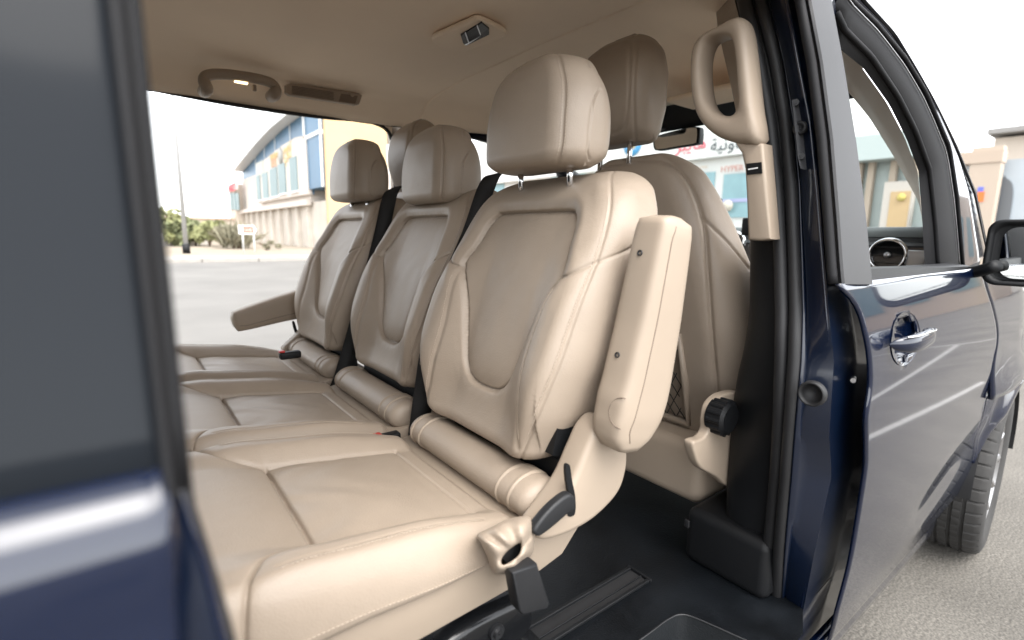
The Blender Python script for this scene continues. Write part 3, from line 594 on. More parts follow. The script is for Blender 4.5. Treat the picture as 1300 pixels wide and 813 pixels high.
def byangle(P, n, c):
    a = np.unwrap(np.arctan2(P[:, 1]-c[1], P[:, 0]-c[0])); a = a if a[-1] > a[0] else a; s = np.sign(a[-1]-a[0]); t0 = np.linspace(0, 2*math.pi, n+1)[:-1]
    aa = np.arctan2(P[:, 1]-c[1], P[:, 0]-c[0]) % (2*math.pi); o_ = np.argsort(aa); aa = aa[o_]; Q = P[o_]
    aa = np.r_[aa[-1]-2*math.pi, aa, aa[0]+2*math.pi]; Q = np.vstack([Q[-1:], Q, Q[:1]])
    return np.stack([np.interp(t0, aa, Q[:, 0]), np.interp(t0, aa, Q[:, 1])], 1)
ci = inner.mean(0); O_ = byangle(outer, 90, ci); I_ = byangle(inner, 90, ci); Rg = []
for o2, i2 in zip(O_, I_):
    ring = []; m_ = (o2+i2)/2; h_ = (o2-i2)/2
    for a in np.linspace(0, 2*math.pi, 25)[:-1]:
        c2, s2 = math.cos(a), math.sin(a); q = m_+h_*math.copysign(abs(c2)**.75, c2); ring.append((XH+.030*math.copysign(abs(s2)**.8, s2), q[0], q[1]))
    Rg.append(ring)
Rg.append(Rg[0]); gh = part("grab_handle", loft(Rg, False, False), BPLAST)
lo = yz([(936, 181), (952, 183), (972, 183), (977, 240), (982, 304), (968, 306), (953, 305), (951, 250), (949, 215), (945, 196)])
hb = part("handle_base", prism(lo, 0, XH-.012, XH+.03, .006, 3), BPLAST, gh, auto=50)
tg = yz([(952, 209), (971, 207), (972, 221), (953, 223)]); part("airbag_tag", prism(tg, 0, XH-.0145, XH-.010), BLACKP, hb, smooth=False)
tg = yz([(955, 215.5), (967, 213.5), (967, 215), (955, 217)]); part("airbag_mark", prism(tg, 0, XH-.0155, XH-.0142), mat("tag_white", (.7, .7, .7), .6), hb, smooth=False)
# upper pillar trim and header
up = [onbody(np.interp(p, PY, SL)+2, p, .135) for p in (-60, -30, 0, 40, 79, 110, 140, 165, 185)]
upi = [p+np.array([.10, .10, 0]) for p in up]
part("pillar_head_trim", strip([up, [p+np.array([.03, .012, 0]) for p in up], upi]), BPLAST)

# ---- right front door
zz = np.linspace(.335, 1.158, 64)
re = np.array([onbody(px, py) for px, py in ((1062, 364), (1078, 372), (1092, 395), (1104, 450), (1106, 485), (1099, 530), (1100, 590), (1091, 650), (1076, 730), (1062, 780), (1054, 813), (1050, 840))])
fe = np.array([onbody(px, py) for px, py in ((1250, 357), (1262, 392), (1269, 421), (1258, 488), (1243, 560), (1228, 620), (1194, 686))])
o_ = np.argsort(re[:, 2]); xr = np.interp(zz, re[o_, 2], re[o_, 0]); o_ = np.argsort(fe[:, 2]); xf = np.interp(zz, fe[o_, 2], fe[o_, 0])
k_ = np.ones(7)/7; xf = np.convolve(np.r_[[xf[0]]*3, xf, [xf[-1]]*3], k_, 'valid'); xr = np.convolve(np.r_[[xr[0]]*1, xr, [xr[-1]]*1], np.ones(3)/3, 'valid')
def skin_y(x, z):
    y = body_y(z)
    y = y + .008*np.clip((x+1.5)/1.5, 0, 2)**2
    # lower sweep line rising towards the front wheel
    zl = .47+.10*sstep(-1.3, -.3, x); return y + .007*np.exp(-((z-zl)/.055)**2)*sstep(-1.0, -.55, x)
NXD = 80; Vd = []
for i, z in enumerate(zz):
    for j in range(NXD):
        f = j/(NXD-1); x = xr[i]*(1-f)+(xf[i]-.003)*f; Vd.append((x, skin_y(x, z), z))
Fd = [(i*NXD+j, i*NXD+j+1, (i+1)*NXD+j+1, (i+1)*NXD+j) for i in range(len(zz)-1) for j in range(NXD-1)]
# recess bowl behind the handle
hc = onbody(1150, 430); Vd = np.array(Vd); dd = np.sqrt(((Vd[:, 0]-hc[0])/.085)**2+((Vd[:, 2]-hc[2])/.050)**2); 
Vd[:, 1] += .022*np.clip(1-dd**2, 0, 1)**.8*0
keep = []
def bowl_hole(f): return all(dd[i] < 1.0 for i in f)
Fd = [f for f in Fd if not bowl_hole(f)]
fd = part("front_door", (Vd, Fd), NAVY, solid=.006)
bowl = []
for q in np.linspace(1.06, 0, 12):
    bowl.append([(hc[0]+.085*q*math.cos(a), skin_y(hc[0]+.085*q*math.cos(a), hc[2]+.05*q*math.sin(a))-.0015*(q > .9)+.024*max(0, 1-q*q)**.55, hc[2]+.050*q*math.sin(a)) for a in np.linspace(0, 2*math.pi, 49)[:-1]])
part("handle_recess", loft(bowl[:-1], False, True), NAVY, fd)
hr_ = MB(); Rg = []
for t_ in np.linspace(0, 1, 25):
    x = hc[0]-.115+.20*t_; hy = .019*(1-.25*abs(2*t_-1)**2.2); e_ = math.sqrt(max(.02, 1-abs(2*t_-1)**6)); yy = skin_y(x, hc[2])-.026-.012*(1-(2*t_-1)**2)*.6+.02*(abs(2*t_-1)**4)
    Rg.append([(x, yy+.010*e_*math.sin(a), hc[2]+.002+.004*t_+hy*e_*math.cos(a)) for a in np.linspace(0, 2*math.pi, 25)[:-1]])
part("door_handle", loft(Rg), NAVY, fd)
hs_ = MB().tube([(hc[0]-.10+.17*t_, skin_y(hc[0], hc[2])-.040+.012*(abs(2*t_-1)**3), hc[2]+.021-.003*abs(2*t_-1)) for t_ in np.linspace(0, 1, 18)], .0022, 8); mpart(hs_, "handle_strip", CHROME, fd)
# black-grey pillar cover on the door frame, window frame, sill
AL = ([-60, 0, 79, 177, 276, 345, 362], [1013, 1026, 1041, 1054, 1062, 1067, 1069]); AR = ([-60, 0, 79, 177, 276, 320, 362], [1039, 1053, 1068, 1084, 1097, 1101, 1105])
pa = np.linspace(-60, 361, 40); l0 = np.array([onbody(np.interp(p, *AL), p, .004) for p in pa]); l1 = np.array([onbody(np.interp(p, *AR), p, 0) for p in pa])
part("pillar_cover", strip([l0+np.array([.03, .03, 0]), l0, l0+np.array([.002, -.004, 0]), l1*.5+l0*.5-np.array([0, .005, 0]), l1-np.array([.002, .004, 0]), l1+np.array([.001, .002, 0]), l1+np.array([.012, .04, 0])]), APPL, fd, auto=40)
part("pillar_cover_seal", (lambda m_: (m_.V, m_.F))(MB().tube(l0+np.array([-.004, .012, 0]), .008, 10)), FRAMEB, fd)
def apl(pts, y0, y1): 
    P_ = np.array([seen(px, py, 1, np.interp(py, [0, 340], [y0, y1])) for px, py in pts]); return resample(P_, 40)
frB = apl([(1056, 30), (1062, 58), (1094, 84), (1129, 133), (1151, 177), (1166, 217), (1171, 283), (1174, 338)], -.760, -.835)
frM = apl([(1060, 5), (1075, 25), (1108, 62), (1141, 112), (1166, 160), (1186, 215), (1195, 283), (1199, 338)], -.785, -.862)
frC = apl([(1066, -18), (1077, 0), (1109, 30), (1146, 74), (1173, 118), (1203, 187), (1213, 250), (1221, 342)], -.79, -.87)
frD = apl([(1082, -18), (1094, 0), (1134, 44), (1158, 84), (1183, 128), (1210, 182), (1237, 246), (1254, 325)], -.79, -.86)
wf = part("window_frame", strip([frB+np.array([.03, .004, 0]), frB, frB*.6+frM*.4-np.array([0, .004, 0]), frM, frM*.5+frC*.5-np.array([0, .006, 0]), frC]), FRAMEB, fd, auto=60)
mpart(MB().tube(frB*.45+frM*.55-np.array([0, .006, 0]), .006, 8).tube(frC-np.array([0, .004, 0]), .005, 8), "window_channel", FRAMEB, wf)
mpart(MB().tube(frM*.35+frC*.65-np.array([0, .009, 0]), .0016, 6), "frame_bead", METAL, wf)
pil = part("windscreen_pillar", strip([frC+np.array([.01, .03, 0]), frC+np.array([.004, 0.006, 0]), frC*.5+frD*.5-np.array([0, .006, 0]), frD+np.array([0, .003, 0]), frD+np.array([.03, .05, .004])]), NAVY, auto=60)
mpart(MB().tube(frD-np.array([0, .002, 0]), .0045, 8), "pillar_edge_seal", RUBBER, pil)
mpart(MB().tube(frD*.92+frC*.08-np.array([0, .007, 0]), .0014, 6), "pillar_bead", CHROME, pil)
a_in = resample(np.array([seen(px, py, 1, y) for px, py, y in ((1058, 85, -.66), (1074, 113, -.665), (1104, 150, -.675), (1134, 198, -.69), (1166, 256, -.70), (1185, 290, -.71))]), 40)
a_b = frB*.7+frM*.3+np.array([.014, .016, .0])
part("pillar_inner_trim", strip([a_in+np.array([.06, 0, .0]), a_in, a_in*.5+a_b*.5+np.array([-.012, .0, 0]), a_b]), BPLAST, pil)
# sill ledge of the door window
sA = [seen(px, py, 1, -.925) for px, py in ((1104, 362), (1150, 358), (1200, 355), (1232, 352))]; sB = [p+np.array([0, .004, .030]) for p in sA]
sC = [seen(px, py, 1, -.862) for px, py in ((1106, 341), (1140, 338), (1175, 336), (1206, 334))]; sD = [p+np.array([0, .02, -.03]) for p in sC]
sA, sB, sC, sD = (resample(q, 24) for q in (sA, sB, sC, sD))
part("window_sill", strip([sA, sB, sB+np.array([0, .012, .003]), sB*.5+sC*.5, sC, sD]), GREYP, fd, auto=35)
part("door_inner_panel", strip([sC+np.array([0, .005, -.004]), sC+np.array([0, .05, -.06]), sC+np.array([0, .06, -.6])]), BLACKP, fd)
mq = apl([(1195, 330), (1204, 300), (1212, 262)], -.865, -.87)
# ---- front wing and wheel
XW0, zc, ra = .18, .345, .385
archp = [onbody(px, py) for px, py in ((1296, 500), (1266, 577), (1239, 627), (1204, 673))]
zz2 = np.linspace(.335, zc+ra-.002, 44); xe = np.interp(zz2, zz, xf); xa = XW0-np.sqrt(np.maximum(0, ra**2-(zz2-zc)**2)); xa = np.maximum(xa, xe+.006)
wing = []
for q in np.linspace(0, 1, 14): x = (xe+.003)*(1-q)+xa*q; wing.append(np.stack([x, skin_y(x, zz2)-.036*np.exp(-((1-q)/.32)**2)*np.clip((xa-xe)/.22, .15, 1), zz2], 1))
V1, F1 = strip(wing); wg = MB().add(V1, F1)
zz3 = np.linspace(zc+ra, 1.13, 30); wing = []
for q in np.linspace(0, 1, 40):
    x0 = np.interp(zz3, zz, xf)+.003; x = x0*(1-q)+.95*q; wing.append(np.stack([x, skin_y(x, zz3)+.05*sstep(.0, .75, x)-.036*np.exp(-((zz3-zc-ra)/.08)**2)*sstep(-.5, -.1, x), zz3-.10*sstep(-.2, .7, x)*((zz3-.73)/.4)], 1))
wg.add(*strip(wing))
zz4 = zz2; xa4 = XW0+np.sqrt(np.maximum(0, ra**2-(zz4-zc)**2)); wing = []
for q in np.linspace(0, 1, 8): x = xa4*(1-q)+.95*q; wing.append(np.stack([x, skin_y(x, zz4)+.05*sstep(0, .75, x), zz4], 1))
wg.add(*strip(wing))
fw_ = mpart(wg, "front_wing", NAVY, solid=.012)
al = []
for a in np.linspace(-.05, math.pi+.05, 30): al.append((XW0-(ra-.005)*math.cos(a), zc+(ra-.005)*math.sin(a)))
part("wheel_arch_liner", strip([[(x, -.945, z) for x, z in al], [(x, -.60, z) for x, z in al]]), RUBBER, fw_)
mpart(MB().box((-.22, -.62, .32), (.62, -.60, .75)), "arch_inner_wall", RUBBER, fw_, smooth=False)
bon = part("bonnet", strip([[(x, y, np.interp(x, [-.35, .2, .95], [1.16, 1.10, .96])+.05*(1-(y/.9)**2)) for x in np.linspace(-.1, .95, 12)] for y in np.linspace(-.86, .86, 20)]), NAVY, solid=.01)
def make_wheel(x, yo, sg, steer=0.0):
    NT = 360; prof = [(.205, -.085), (.225, -.100), (.262, -.112), (.300, -.113), (.322, -.106), (.332, -.096), (.3365, -.086)]
    for c_ in (-.055, -.019, .019, .055):
        prof += [(.3405, c_-.0065), (.3335, c_-.005), (.3335, c_+.005), (.3405, c_+.0065)]
    prof += [(.3365, .086), (.332, .096), (.322, .106), (.300, .113), (.262, .112), (.225, .100), (.205, .085)]
    V, F = lathe(prof, NT, 1, (0, 0, 0)); V = np.array(V).reshape(NT, len(prof), 3)
    for j in range(NT):
        if j % 8 == 0:
            for i, (r_, h_) in enumerate(prof):
                if r_ > .331 and abs(h_) > .06: V[j, i, 0] *= 1-.006/r_; V[j, i, 2] *= 1-.006/r_
        if j % 6 == 0:
            for i, (r_, h_) in enumerate(prof):
                if r_ > .338 and abs(h_) <= .06: V[j, i, 0] *= 1-.003/r_; V[j, i, 2] *= 1-.003/r_
    c = np.array([x, yo, .339]); V = V.reshape(-1, 3)+c
    w_ = empty("wheel", (x-VO[0], yo, .339), van); og = tuple(c)
    obj("tyre", V, F, mat("tyre_rubber", (.028, .027, .026), .8, noise=.25, nscale=15), w_, org=og, auto=35)
    rm = MB().add(*lathe([(.19, -.09), (.206, -.10), (.211, -.094), (.205, -.082), (.19, -.07), (.185, .08), (.206, .09)], 60, 1, c))
    for k in range(10):
        a = 2*math.pi*k/10; u = np.array([math.cos(a), 0, math.sin(a)]); rm.tube([c+np.array([0, sg*.055, 0])+u*.03, c+np.array([0, sg*.075, 0])+u*.12, c+np.array([0, sg*.085, 0])+u*.195], [.022, .015, .017], 8)
    rm.cyl(c+np.array([0, sg*.06, 0]), (0, 1, 0), .06, .03, 24)
    rm.build("rim", METAL, w_, org=og, auto=40)
    w_.rotation_euler.z = steer
    return w_
make_wheel(XW0-.03, -.850, -1, R(4)); make_wheel(XW0-.03, .84, 1, R(4)); make_wheel(-3.2, -.838, -1); make_wheel(-3.2, .838, 1)
# ---- rocker below the doors, rear body, far flank
zs_ = np.linspace(.24, .335, 6)
part("rocker_panel", strip([[(x, body_y(z)+.012-.01*(z-.24), z) for z in zs_] for x in np.linspace(-1.52, -.40, 14)]), NAVY, solid=.02)
part("entrance_sill", strip([[(x, y, z) for y, z in ((-.955, .28), (-.962, .36), (-.958, .40), (-.93, .41), (-.93, .30))] for x in np.linspace(-2.55, -1.52, 6)]), GREYP, auto=40)
zq = np.linspace(.30, 1.80, 40)
zl_, zg_, zh_ = np.linspace(.30, 1.14, 24), np.linspace(1.145, 1.66, 16), np.linspace(1.665, 1.80, 8)
for sgn, nm, nt_ in ((1, "quarter_panel", "side_trim"), (-1, "quarter_panel", "side_trim")):
    qp = part(nm, strip([[(x, sgn*body_y(z), z) for z in zl_] for x in np.linspace(-4.15, -2.60, 8)]), NAVY, solid=.02*sgn)
    part("quarter_window", strip([[(x, sgn*(body_y(z)+.004), z) for z in zg_] for x in np.linspace(-4.05, -2.68, 8)]), PRIV, qp)
    part("roof_side_rail", strip([[(x, sgn*body_y(z), z) for z in zh_] for x in np.linspace(-4.15, -2.60, 8)]), NAVY, qp)
    for x0_, x1_ in ((-2.68, -2.60), (-4.15, -4.05)): part("window_post", strip([[(x, sgn*body_y(z), z) for z in zg_] for x in (x0_, x1_)]), NAVY, qp)
    part(nt_, strip([[(x, sgn*(body_y(z)+.10), z) for z in zl_] for x in np.linspace(-4.05, -2.62, 6)]), BPLAST)
tgt = mpart(MB().box((-4.16, -.90, .35), (-4.10, .90, 1.15)).box((-4.14, -.78, 1.70), (-4.10, .78, 1.84)), "tailgate", NAVY, bevel=.02)
part("rear_window", ([(-4.13, -.84, 1.152), (-4.13, .84, 1.152), (-4.13, .76, 1.698), (-4.13, -.76, 1.698)], [(0, 1, 2, 3)]), PRIV, tgt, smooth=False)
zq2 = np.linspace(.32, 1.12, 20)
part("front_door", strip([[(x, -body_y(z), z) for z in zq2] for x in np.linspace(-1.42, -.30, 8)]), NAVY, solid=-.06)
part("pillar_trim", strip([[(x, y, z) for z, y in ((.47, .86), (.9, .86), (1.2, .855), (1.5, .85), (1.72, .845))] for x in (-1.535, -1.50, -1.28, -1.24)]), BPLAST, solid=-.04)
part("entrance_sill", rbox((-2.05, .90, .40), (1.05, .10, .12), .03), NAVY)
oc = [seen(px, py, 1, .852) for px, py in ((100, 98), (180, 110.5), (300, 133), (400, 147.5), (460, 153), (480, 158), (491, 165), (497, 176), (503, 200))]
oc = spline(oc, 60); oc = np.vstack([oc, [(-1.535, .852, z) for z in (1.3, 1.0, .7, .5)]])
mpart(MB().tube(oc, .0085, 10), "door_seal", RUBBER)
hd = [seen(px, py, 1, .852) for px, py in ((60, 92), (180, 110.5), (300, 133), (400, 147.5), (460, 153), (484, 158.5), (497, 172))]; hd = resample(hd, 40)
htop = hd.copy(); htop[:, 2] = 1.80; hin = np.array([(p[0], .835, max(p[2]+.002, 1.690)) for p in hd])
part("header_trim", strip([hin, hd+np.array([0, -.004, .004])]), HEADL)
part("door_header", strip([hd+np.array([0, .0, .006]), hd+np.array([0, .05, .03]), htop+np.array([0, .05, 0])]), NAVY)
part("corner_trim", strip([[(-1.55, .853, 1.62), (-1.56, .853, 1.66), (-1.62, .853, 1.685)], [(-1.46, .853, 1.62), (-1.46, .853, 1.66), (-1.46, .853, 1.72)]]), BPLAST)
fa = [(.15, .80, 1.22), (-.35, .79, 1.46), (-.80, .765, 1.64), (-1.3, .78, 1.71)]
mpart(MB().tube(spline(fa, 30), .035, 12), "windscreen_pillar", BLACKP)
mpart(MB().tube([(-1.40, .90, 1.14), (-.9, .90, 1.15), (-.25, .86, 1.16)], .025, 10), "window_sill", GREYP)
mpart(MB().tube([(-.42, .86, 1.15), (-.50, .83, 1.40), (-.62, .80, 1.57)], .016, 10), "quarter_post", BLACKP)
# ---- sliding door, slid back past the opening and standing proud of the body
OFF = -.102
dz = np.linspace(.33, 1.141, 48); gz = np.linspace(1.150, 1.72, 24)
def dy(z): return body_y(z)+OFF
def edge(pts, off):
    P_ = np.array([onbody(px, py, off) for px, py in pts]); o_ = np.argsort(P_[:, 2]); return lambda z: np.interp(z, P_[o_, 2], P_[o_, 0])
e0 = edge([(217, 604), (221, 650), (226, 730), (231, 813)], OFF); e1 = edge([(226, 612), (234, 645), (256, 700), (284, 813)], OFF+.016); e2 = edge([(240, 604), (246, 640), (266, 700), (299, 813)], OFF+.034)
def face_y(z): return dy(z)-.007*math.exp(-((z-1.116)/.024)**2)+(.010 if z > 1.136 else 0)
sdr = part("sliding_door", strip([[(e0(z)+dx, face_y(z)+(.004 if dx == 0 else .0008 if dx > -.003 else 0), z) for z in dz] for dx in np.r_[0, -.0015, -.004, -.01, -.02, np.linspace(-.04, -1.04, 12)]]), NAVY, solid=.006)
part("door_edge", strip([[(e0(z), face_y(z)+.004, z) for z in dz], [(e0(z)+.001, face_y(z)+.010, z) for z in dz], [(e1(z)-.003, dy(z)+.014, z) for z in dz], [(e1(z), dy(z)+.016, z) for z in dz], [(e1(z)+.001, dy(z)+.022, z) for z in dz]]), NAVYJ, sdr)
mpart(MB().tube([(e1(z), dy(z)+.016, z) for z in dz], .0016, 8), "door_flange", NAVY, sdr)
mpart(MB().tube([(e2(z)-.004, dy(z)+.030, z) for z in np.r_[dz, 1.15]], .0045, 10).add(*strip([[(e1(z)+.001, dy(z)+.022, z) for z in dz], [(e2(z)-.004, dy(z)+.032, z) for z in dz], [(e2(z)-.004, dy(z)+.07, z) for z in dz]])), "door_edge_seal", RUBBER, sdr)
part("door_inner_trim", strip([[(x, dy(z)+.072, z) for z in dz if z < 1.08] for x in (-2.56, -3.5)]), BPLAST, sdr)
g0 = edge([(135, 0), (170, 300), (206, 606)], OFF+.002); g1 = edge([(156, 0), (188, 300), (222, 606)], OFF+.004); g2 = edge([(178, 0), (210, 300), (243, 610)], OFF+.016)
part("door_window", strip([[(g0(z)+dx, dy(z)+.004, z) for z in np.r_[1.122, gz]] for dx in np.r_[.004, np.linspace(-.005, -.98, 8)]]), TINT, sdr, solid=.006)
zs3 = np.r_[1.122, gz, 1.76]
mpart(MB().add(*strip([[(g0(z), dy(z)+.003, z) for z in zs3], [(g0(z)+.001, dy(z)-.002, z) for z in zs3], [(g1(z)-.001, dy(z)-.001, z) for z in zs3], [(g1(z), dy(z)+.006, z) for z in zs3]])).tube([(g2(z)-.0045, dy(z)+.016, z) for z in zs3], .0048, 10).add(*strip([[(g1(z), dy(z)+.006, z) for z in zs3], [(g2(z)-.004, dy(z)+.016, z) for z in zs3], [(g2(z)-.004, dy(z)+.06, z) for z in zs3]])), "window_edge_seal", FRAMEB, sdr)
# ---- wing mirror
XM = -.64
mA = seen(1256, 281, 0, XM); mB_ = seen(1258, 361, 0, XM); y1 = mA[1]; zt, zb = mA[2]+.004, mB_[2]-.002; WM = .235
def mo(ins, dz_=0): 
    pts = []
    for (cx, cz, a0) in ((y1-ins-.03, zt-ins-.03, 0), (y1-WM+ins+.05, zt-ins-.05, 90), (y1-WM+ins+.05, zb+ins+.05, 180), (y1-ins-.035, zb+ins+.035, 270)):
        r_ = .05 if a0 in (90, 180) else (.030 if a0 == 0 else .035)
        for q in range(9): a = R(a0+90*q/8); pts.append((cx+r_*math.cos(a), cz+r_*math.sin(a)))
    return pts
rings = []
for x, ins in ((XM+.11, .055), (XM+.095, .03), (XM+.06, .010), (XM+.02, .001), (XM, 0), (XM-.004, .004), (XM-.003, .010), (XM+.012, .013), (XM+.014, .017)):
    rings.append([(x, y_, z_) for y_, z_ in mo(ins)])
mir = part("wing_mirror", loft(rings), BLACKP)
gl_ = [(y_-.012, z_) for y_, z_ in mo(.020)]; gm = part("mirror_glass", prism(gl_, 0, XM+.006, XM+.012), MIRR, mir, smooth=False)
sh_ = []
for x, ins in ((XM+.0145, .016), (XM+.004, .017), (XM+.005, .032)): sh_.append([(x+(.004 if ins > .03 else 0), y_, z_) for y_, z_ in mo(ins)])
letters("mirror_lettering", "OBJECTS IN MIRROR ARE CLOSER THAN THEY APPEAR", .01, mat("etched_black", (.02, .02, .02), .6), mir, (XM+.0055-VO[0], y1-WM/2-.006, zb+.026), (0, -1, 0), (0, 0, 1), depth=.0002, fit=.165)
arm = [seen(1222, 346, 1, -.905), seen(1240, 345, 1, -.94), seen(1262, 338, 1, -.985)+np.array([.03, 0, 0])]
mpart(MB().tube(spline(arm, 12), .016, 14), "mirror_arm", BLACKP, mir)
# ---- windscreen, dashboard, interior mirror, visors
def ws(v, y): # v 0 base, 1 top
    return np.array([.22*(1-v)+-.86*v-.10*(y/.8)**2*(1-v*.6), y*(1-.12*v), 1.20*(1-v)+1.712*v-.01*(y/.8)**2+.02*math.sin(math.pi*v)])
wsn = part("windscreen", strip([[ws(v, y) for v in np.linspace(0, 1, 14)] for y in np.linspace(-.77, .77, 22)]), WGLASS)
part("windscreen_band", strip([[ws(v, y)+np.array([-.004, 0, -.004]) for v in (.87, .93, 1.0)] for y in np.linspace(-.76, .76, 22)]), BLACKP, wsn)
part("sensor_cover", rbox((-.80, .10, 1.672), (.16, .13, .035), .015), BLACKP, wsn)
part("windscreen_header", strip([[(-.80, y, 1.72-.012*(y/.7)**2) for y in np.linspace(-.72, .72, 12)], [(-.86, y, 1.745-.02*(y/.7)**2) for y in np.linspace(-.72, .72, 12)]]), HEADL)
for y0_, y1_ in ((-.60, -.14), (.16, .62)):
    part("sun_visor", rbox((-.915, (y0_+y1_)/2, 1.690), (.16, abs(y1_-y0_), .018), .008), HEADL)
rvm = [seen(px, py, 0, -.74) for px, py in ((830, 176), (886, 161), (888, 183), (832, 191))]; c_ = np.mean(rvm, 0)
O2 = spline([tuple(seen(px, py, 0, -.74)[[1, 2]]) for px, py in ((829, 175), (840, 170), (868, 163), (885, 161), (888, 166), (887, 180), (884, 183), (860, 187), (835, 191), (829, 188))], 60, True)
cc = O2.mean(0); rv = part("rear_view_mirror", prism(O2, 0, -.74, -.705, .008, 3), BLACKP)
part("mirror_glass", prism(cc+(O2-cc)*.90, 0, -.7415, -.739), MIRR, rv, smooth=False)
mpart(MB().tube([(-.71, cc[0]-.03, cc[1]+.01), (-.70, cc[0]-.035, cc[1]+.045), (-.74, cc[0]-.02, cc[1]+.09)], .017, 12), "mirror_stem", BLACKP, rv)
dp = [(-.44, .80), (-.47, 1.05), (-.475, 1.17), (-.46, 1.215), (-.43, 1.225), (-.40, 1.228), (-.385, 1.250), (-.30, 1.268), (-.10, 1.262), (.20, 1.20), (.20, .80)]
dash = part("dashboard", prism(dp, 1, -.80, .80, .02, 3), BLACKP, auto=40)
part("dash_pad", strip([[(x, y, z) for x, z in ((-.392, 1.243), (-.388, 1.262), (-.36, 1.276), (-.2, 1.282), (.0, 1.268), (.15, 1.23))] for y in np.linspace(-.79, .79, 20)]), mat("grey_dash_top", (.075, .085, .085), .6, bump=.2, bscale=500), dash)
part("dash_trim", strip([[(-.4755, y, 1.11), (-.479, y, 1.16), (-.470, y, 1.21)] for y in np.linspace(-.79, .79, 12)]), GRAPH, dash)
for px, py, r_ in ((1127, 324, .057), (931, 309, .052)):
    c_ = seen(px, py, 0, -.485); vv = part("air_vent", lathe([(r_*.80, .004), (r_*.80, -.006), (r_*.86, -.013), (r_*.95, -.012), (r_, -.004), (r_, .006)], 60, 0, c_), CHROME, dash)
    part("vent_core", lathe([(.001, .012), (r_*.80, .010), (r_*.82, -.002)], 40, 0, c_), BLACKP, vv)
    sl_ = MB()
    for k in (-.45, 0, .45):
        h_ = math.sqrt(1-k*k)*r_*.78; sl_.box((c_[0]-.006, c_[1]-h_, c_[2]+k*r_-.0012), (c_[0]+.004, c_[1]+h_, c_[2]+k*r_+.0012))
    mpart(sl_, "vent_slat", GREYP, vv, smooth=False)
    mpart(MB().add(*lathe([(.001, -.010), (.008, -.009), (.011, -.004), (.010, .002)], 24, 0, c_)), "vent_knob", METAL, vv)
c_ = seen(1163, 328, 0, -.480); part("switch_panel", rbox(c_, (.012, .05, .05), .004), mat("silver_plastic", (.45, .45, .46), .3, metal=.5), dash)
sc_ = seen(906, 268, 0, -.50); part("display_screen", rbox(sc_+np.array([0, .06, 0]), (.015, .19, .10), .005), SCREEN, dash)
part("phone_holder", rbox(seen(948, 288, 0, -.50), (.02, .035, .07), .006), BLACKP, dash)
# ---- ceiling lamp, far grab handle, side air outlet
zl = 1.787
lb = spline([tuple(seen(px, py, 2, zl)[:2]) for px, py in ((548, 47), (565, 38), (590, 27), (606, 21), (625, 28), (643, 40), (628, 48), (600, 58), (583, 63), (565, 60))], 60, True)
lamp = part("ceiling_lamp", prism(lb, 2, zl+.006, zl-.010, .006, 3), HEADL)
ib = np.array([seen(px, py, 2, zl-.012)[:2] for px, py in ((584, 46), (606, 31), (621, 37), (604, 53), (588, 57))])
part("lamp_console", prism([tuple(seen(px, py, 2, zl-.011)[:2]) for px, py in ((585, 44), (611, 28), (621, 36), (621, 43), (592, 57), (588, 54))], 2, zl-.008, zl-.014, .001, 1), BLACKP, lamp, smooth=False)
for q in ([(585, 45), (590, 41), (594, 54), (590, 56)], [(606, 32), (612, 28.5), (620, 36), (610, 44)]):
    part("lamp_switch", prism([tuple(seen(px, py, 2, zl-.015)[:2]) for px, py in q], 2, zl-.013, zl-.017, .001, 1), GREYP, lamp, smooth=False)
for q in ([(590, 41.5), (591, 41), (595.5, 54), (594.5, 54.5)], [(605, 32.6), (606, 32), (610.5, 44.3), (609.5, 44.8)], [(589, 56.5), (593, 55.5), (610, 46), (592.5, 57.5)]):
    part("lamp_bezel", prism([tuple(seen(px, py, 2, zl-.0175)[:2]) for px, py in q], 2, zl-.016, zl-.018), METAL, lamp, smooth=False)
YH = .70; YV = .735
hp = [seen(262, 112, 1, YH)+np.array([0, .06, .0])]+[seen(px, py, 1, YH) for px, py in ((262, 112), (259, 100), (268, 95), (285, 94.5), (303, 96.5), (325, 100), (343, 105), (350, 112), (349, 119))]+[seen(349, 119, 1, YH)+np.array([0, .06, 0])]
hP = spline(hp, 48); n_ = len(hP); rr = np.interp(np.linspace(0, 1, n_), [0, .08, .2, .8, .92, 1], [.019, .021, .0165, .0165, .021, .019])
fh = part("roof_handle", tube(hP, rr, 14), BPLAST)
lmp = seen(312, 103, 1, YH-.004); part("reading_light", rbox(seen(306, 105, 1, YH+.004), (.040, .012, .006), .002), mat("warm_reading_lamp", (.8, .7, .5), .4, emit=(1, .72, .38, .9)), fh)
part("coat_hook", rbox(seen(323, 112, 1, YH+.004), (.012, .012, .02), .003), BPLAST, fh)
vq = [seen(px, py, 1, YV+.006)[[0, 2]] for px, py in ((362, 109), (368, 106.5), (455, 119.5), (459, 122), (455, 133), (450, 134), (366, 121.5), (362, 118))]
av = part("side_air_outlet", prism(vq, 1, YV+.02, YV-.004, .003, 2), BPLAST, auto=50)
sl_ = MB()
for k in range(6):
    f = (k+.5)/6; a = seen(370, 109+11*f, 1, YV); b = seen(423, 117.2+11*f, 1, YV); sl_.add(*strip([[a+np.array([0, -.0055, -.0016]), b+np.array([0, -.0055, -.0016])], [a+np.array([0, -.0055, .0016]), b+np.array([0, -.0055, .0016])]]))
mpart(sl_, "outlet_slat", SEAMM, av, smooth=False)
q = [seen(px, py, 1, YV-.005) for px, py in ((433, 119), (454, 122), (451, 132), (430, 129))]; part("outlet_lens", (q, [(0, 1, 2, 3)]), mat("smoked_lens", (.16, .12, .09), .2), av, smooth=False, solid=.001)
mpart(MB().cyl(seen(447, 121, 1, YV-.006), (0, 1, 0), .0075, .006, 18), "outlet_knob", BPLAST, av, auto=40)
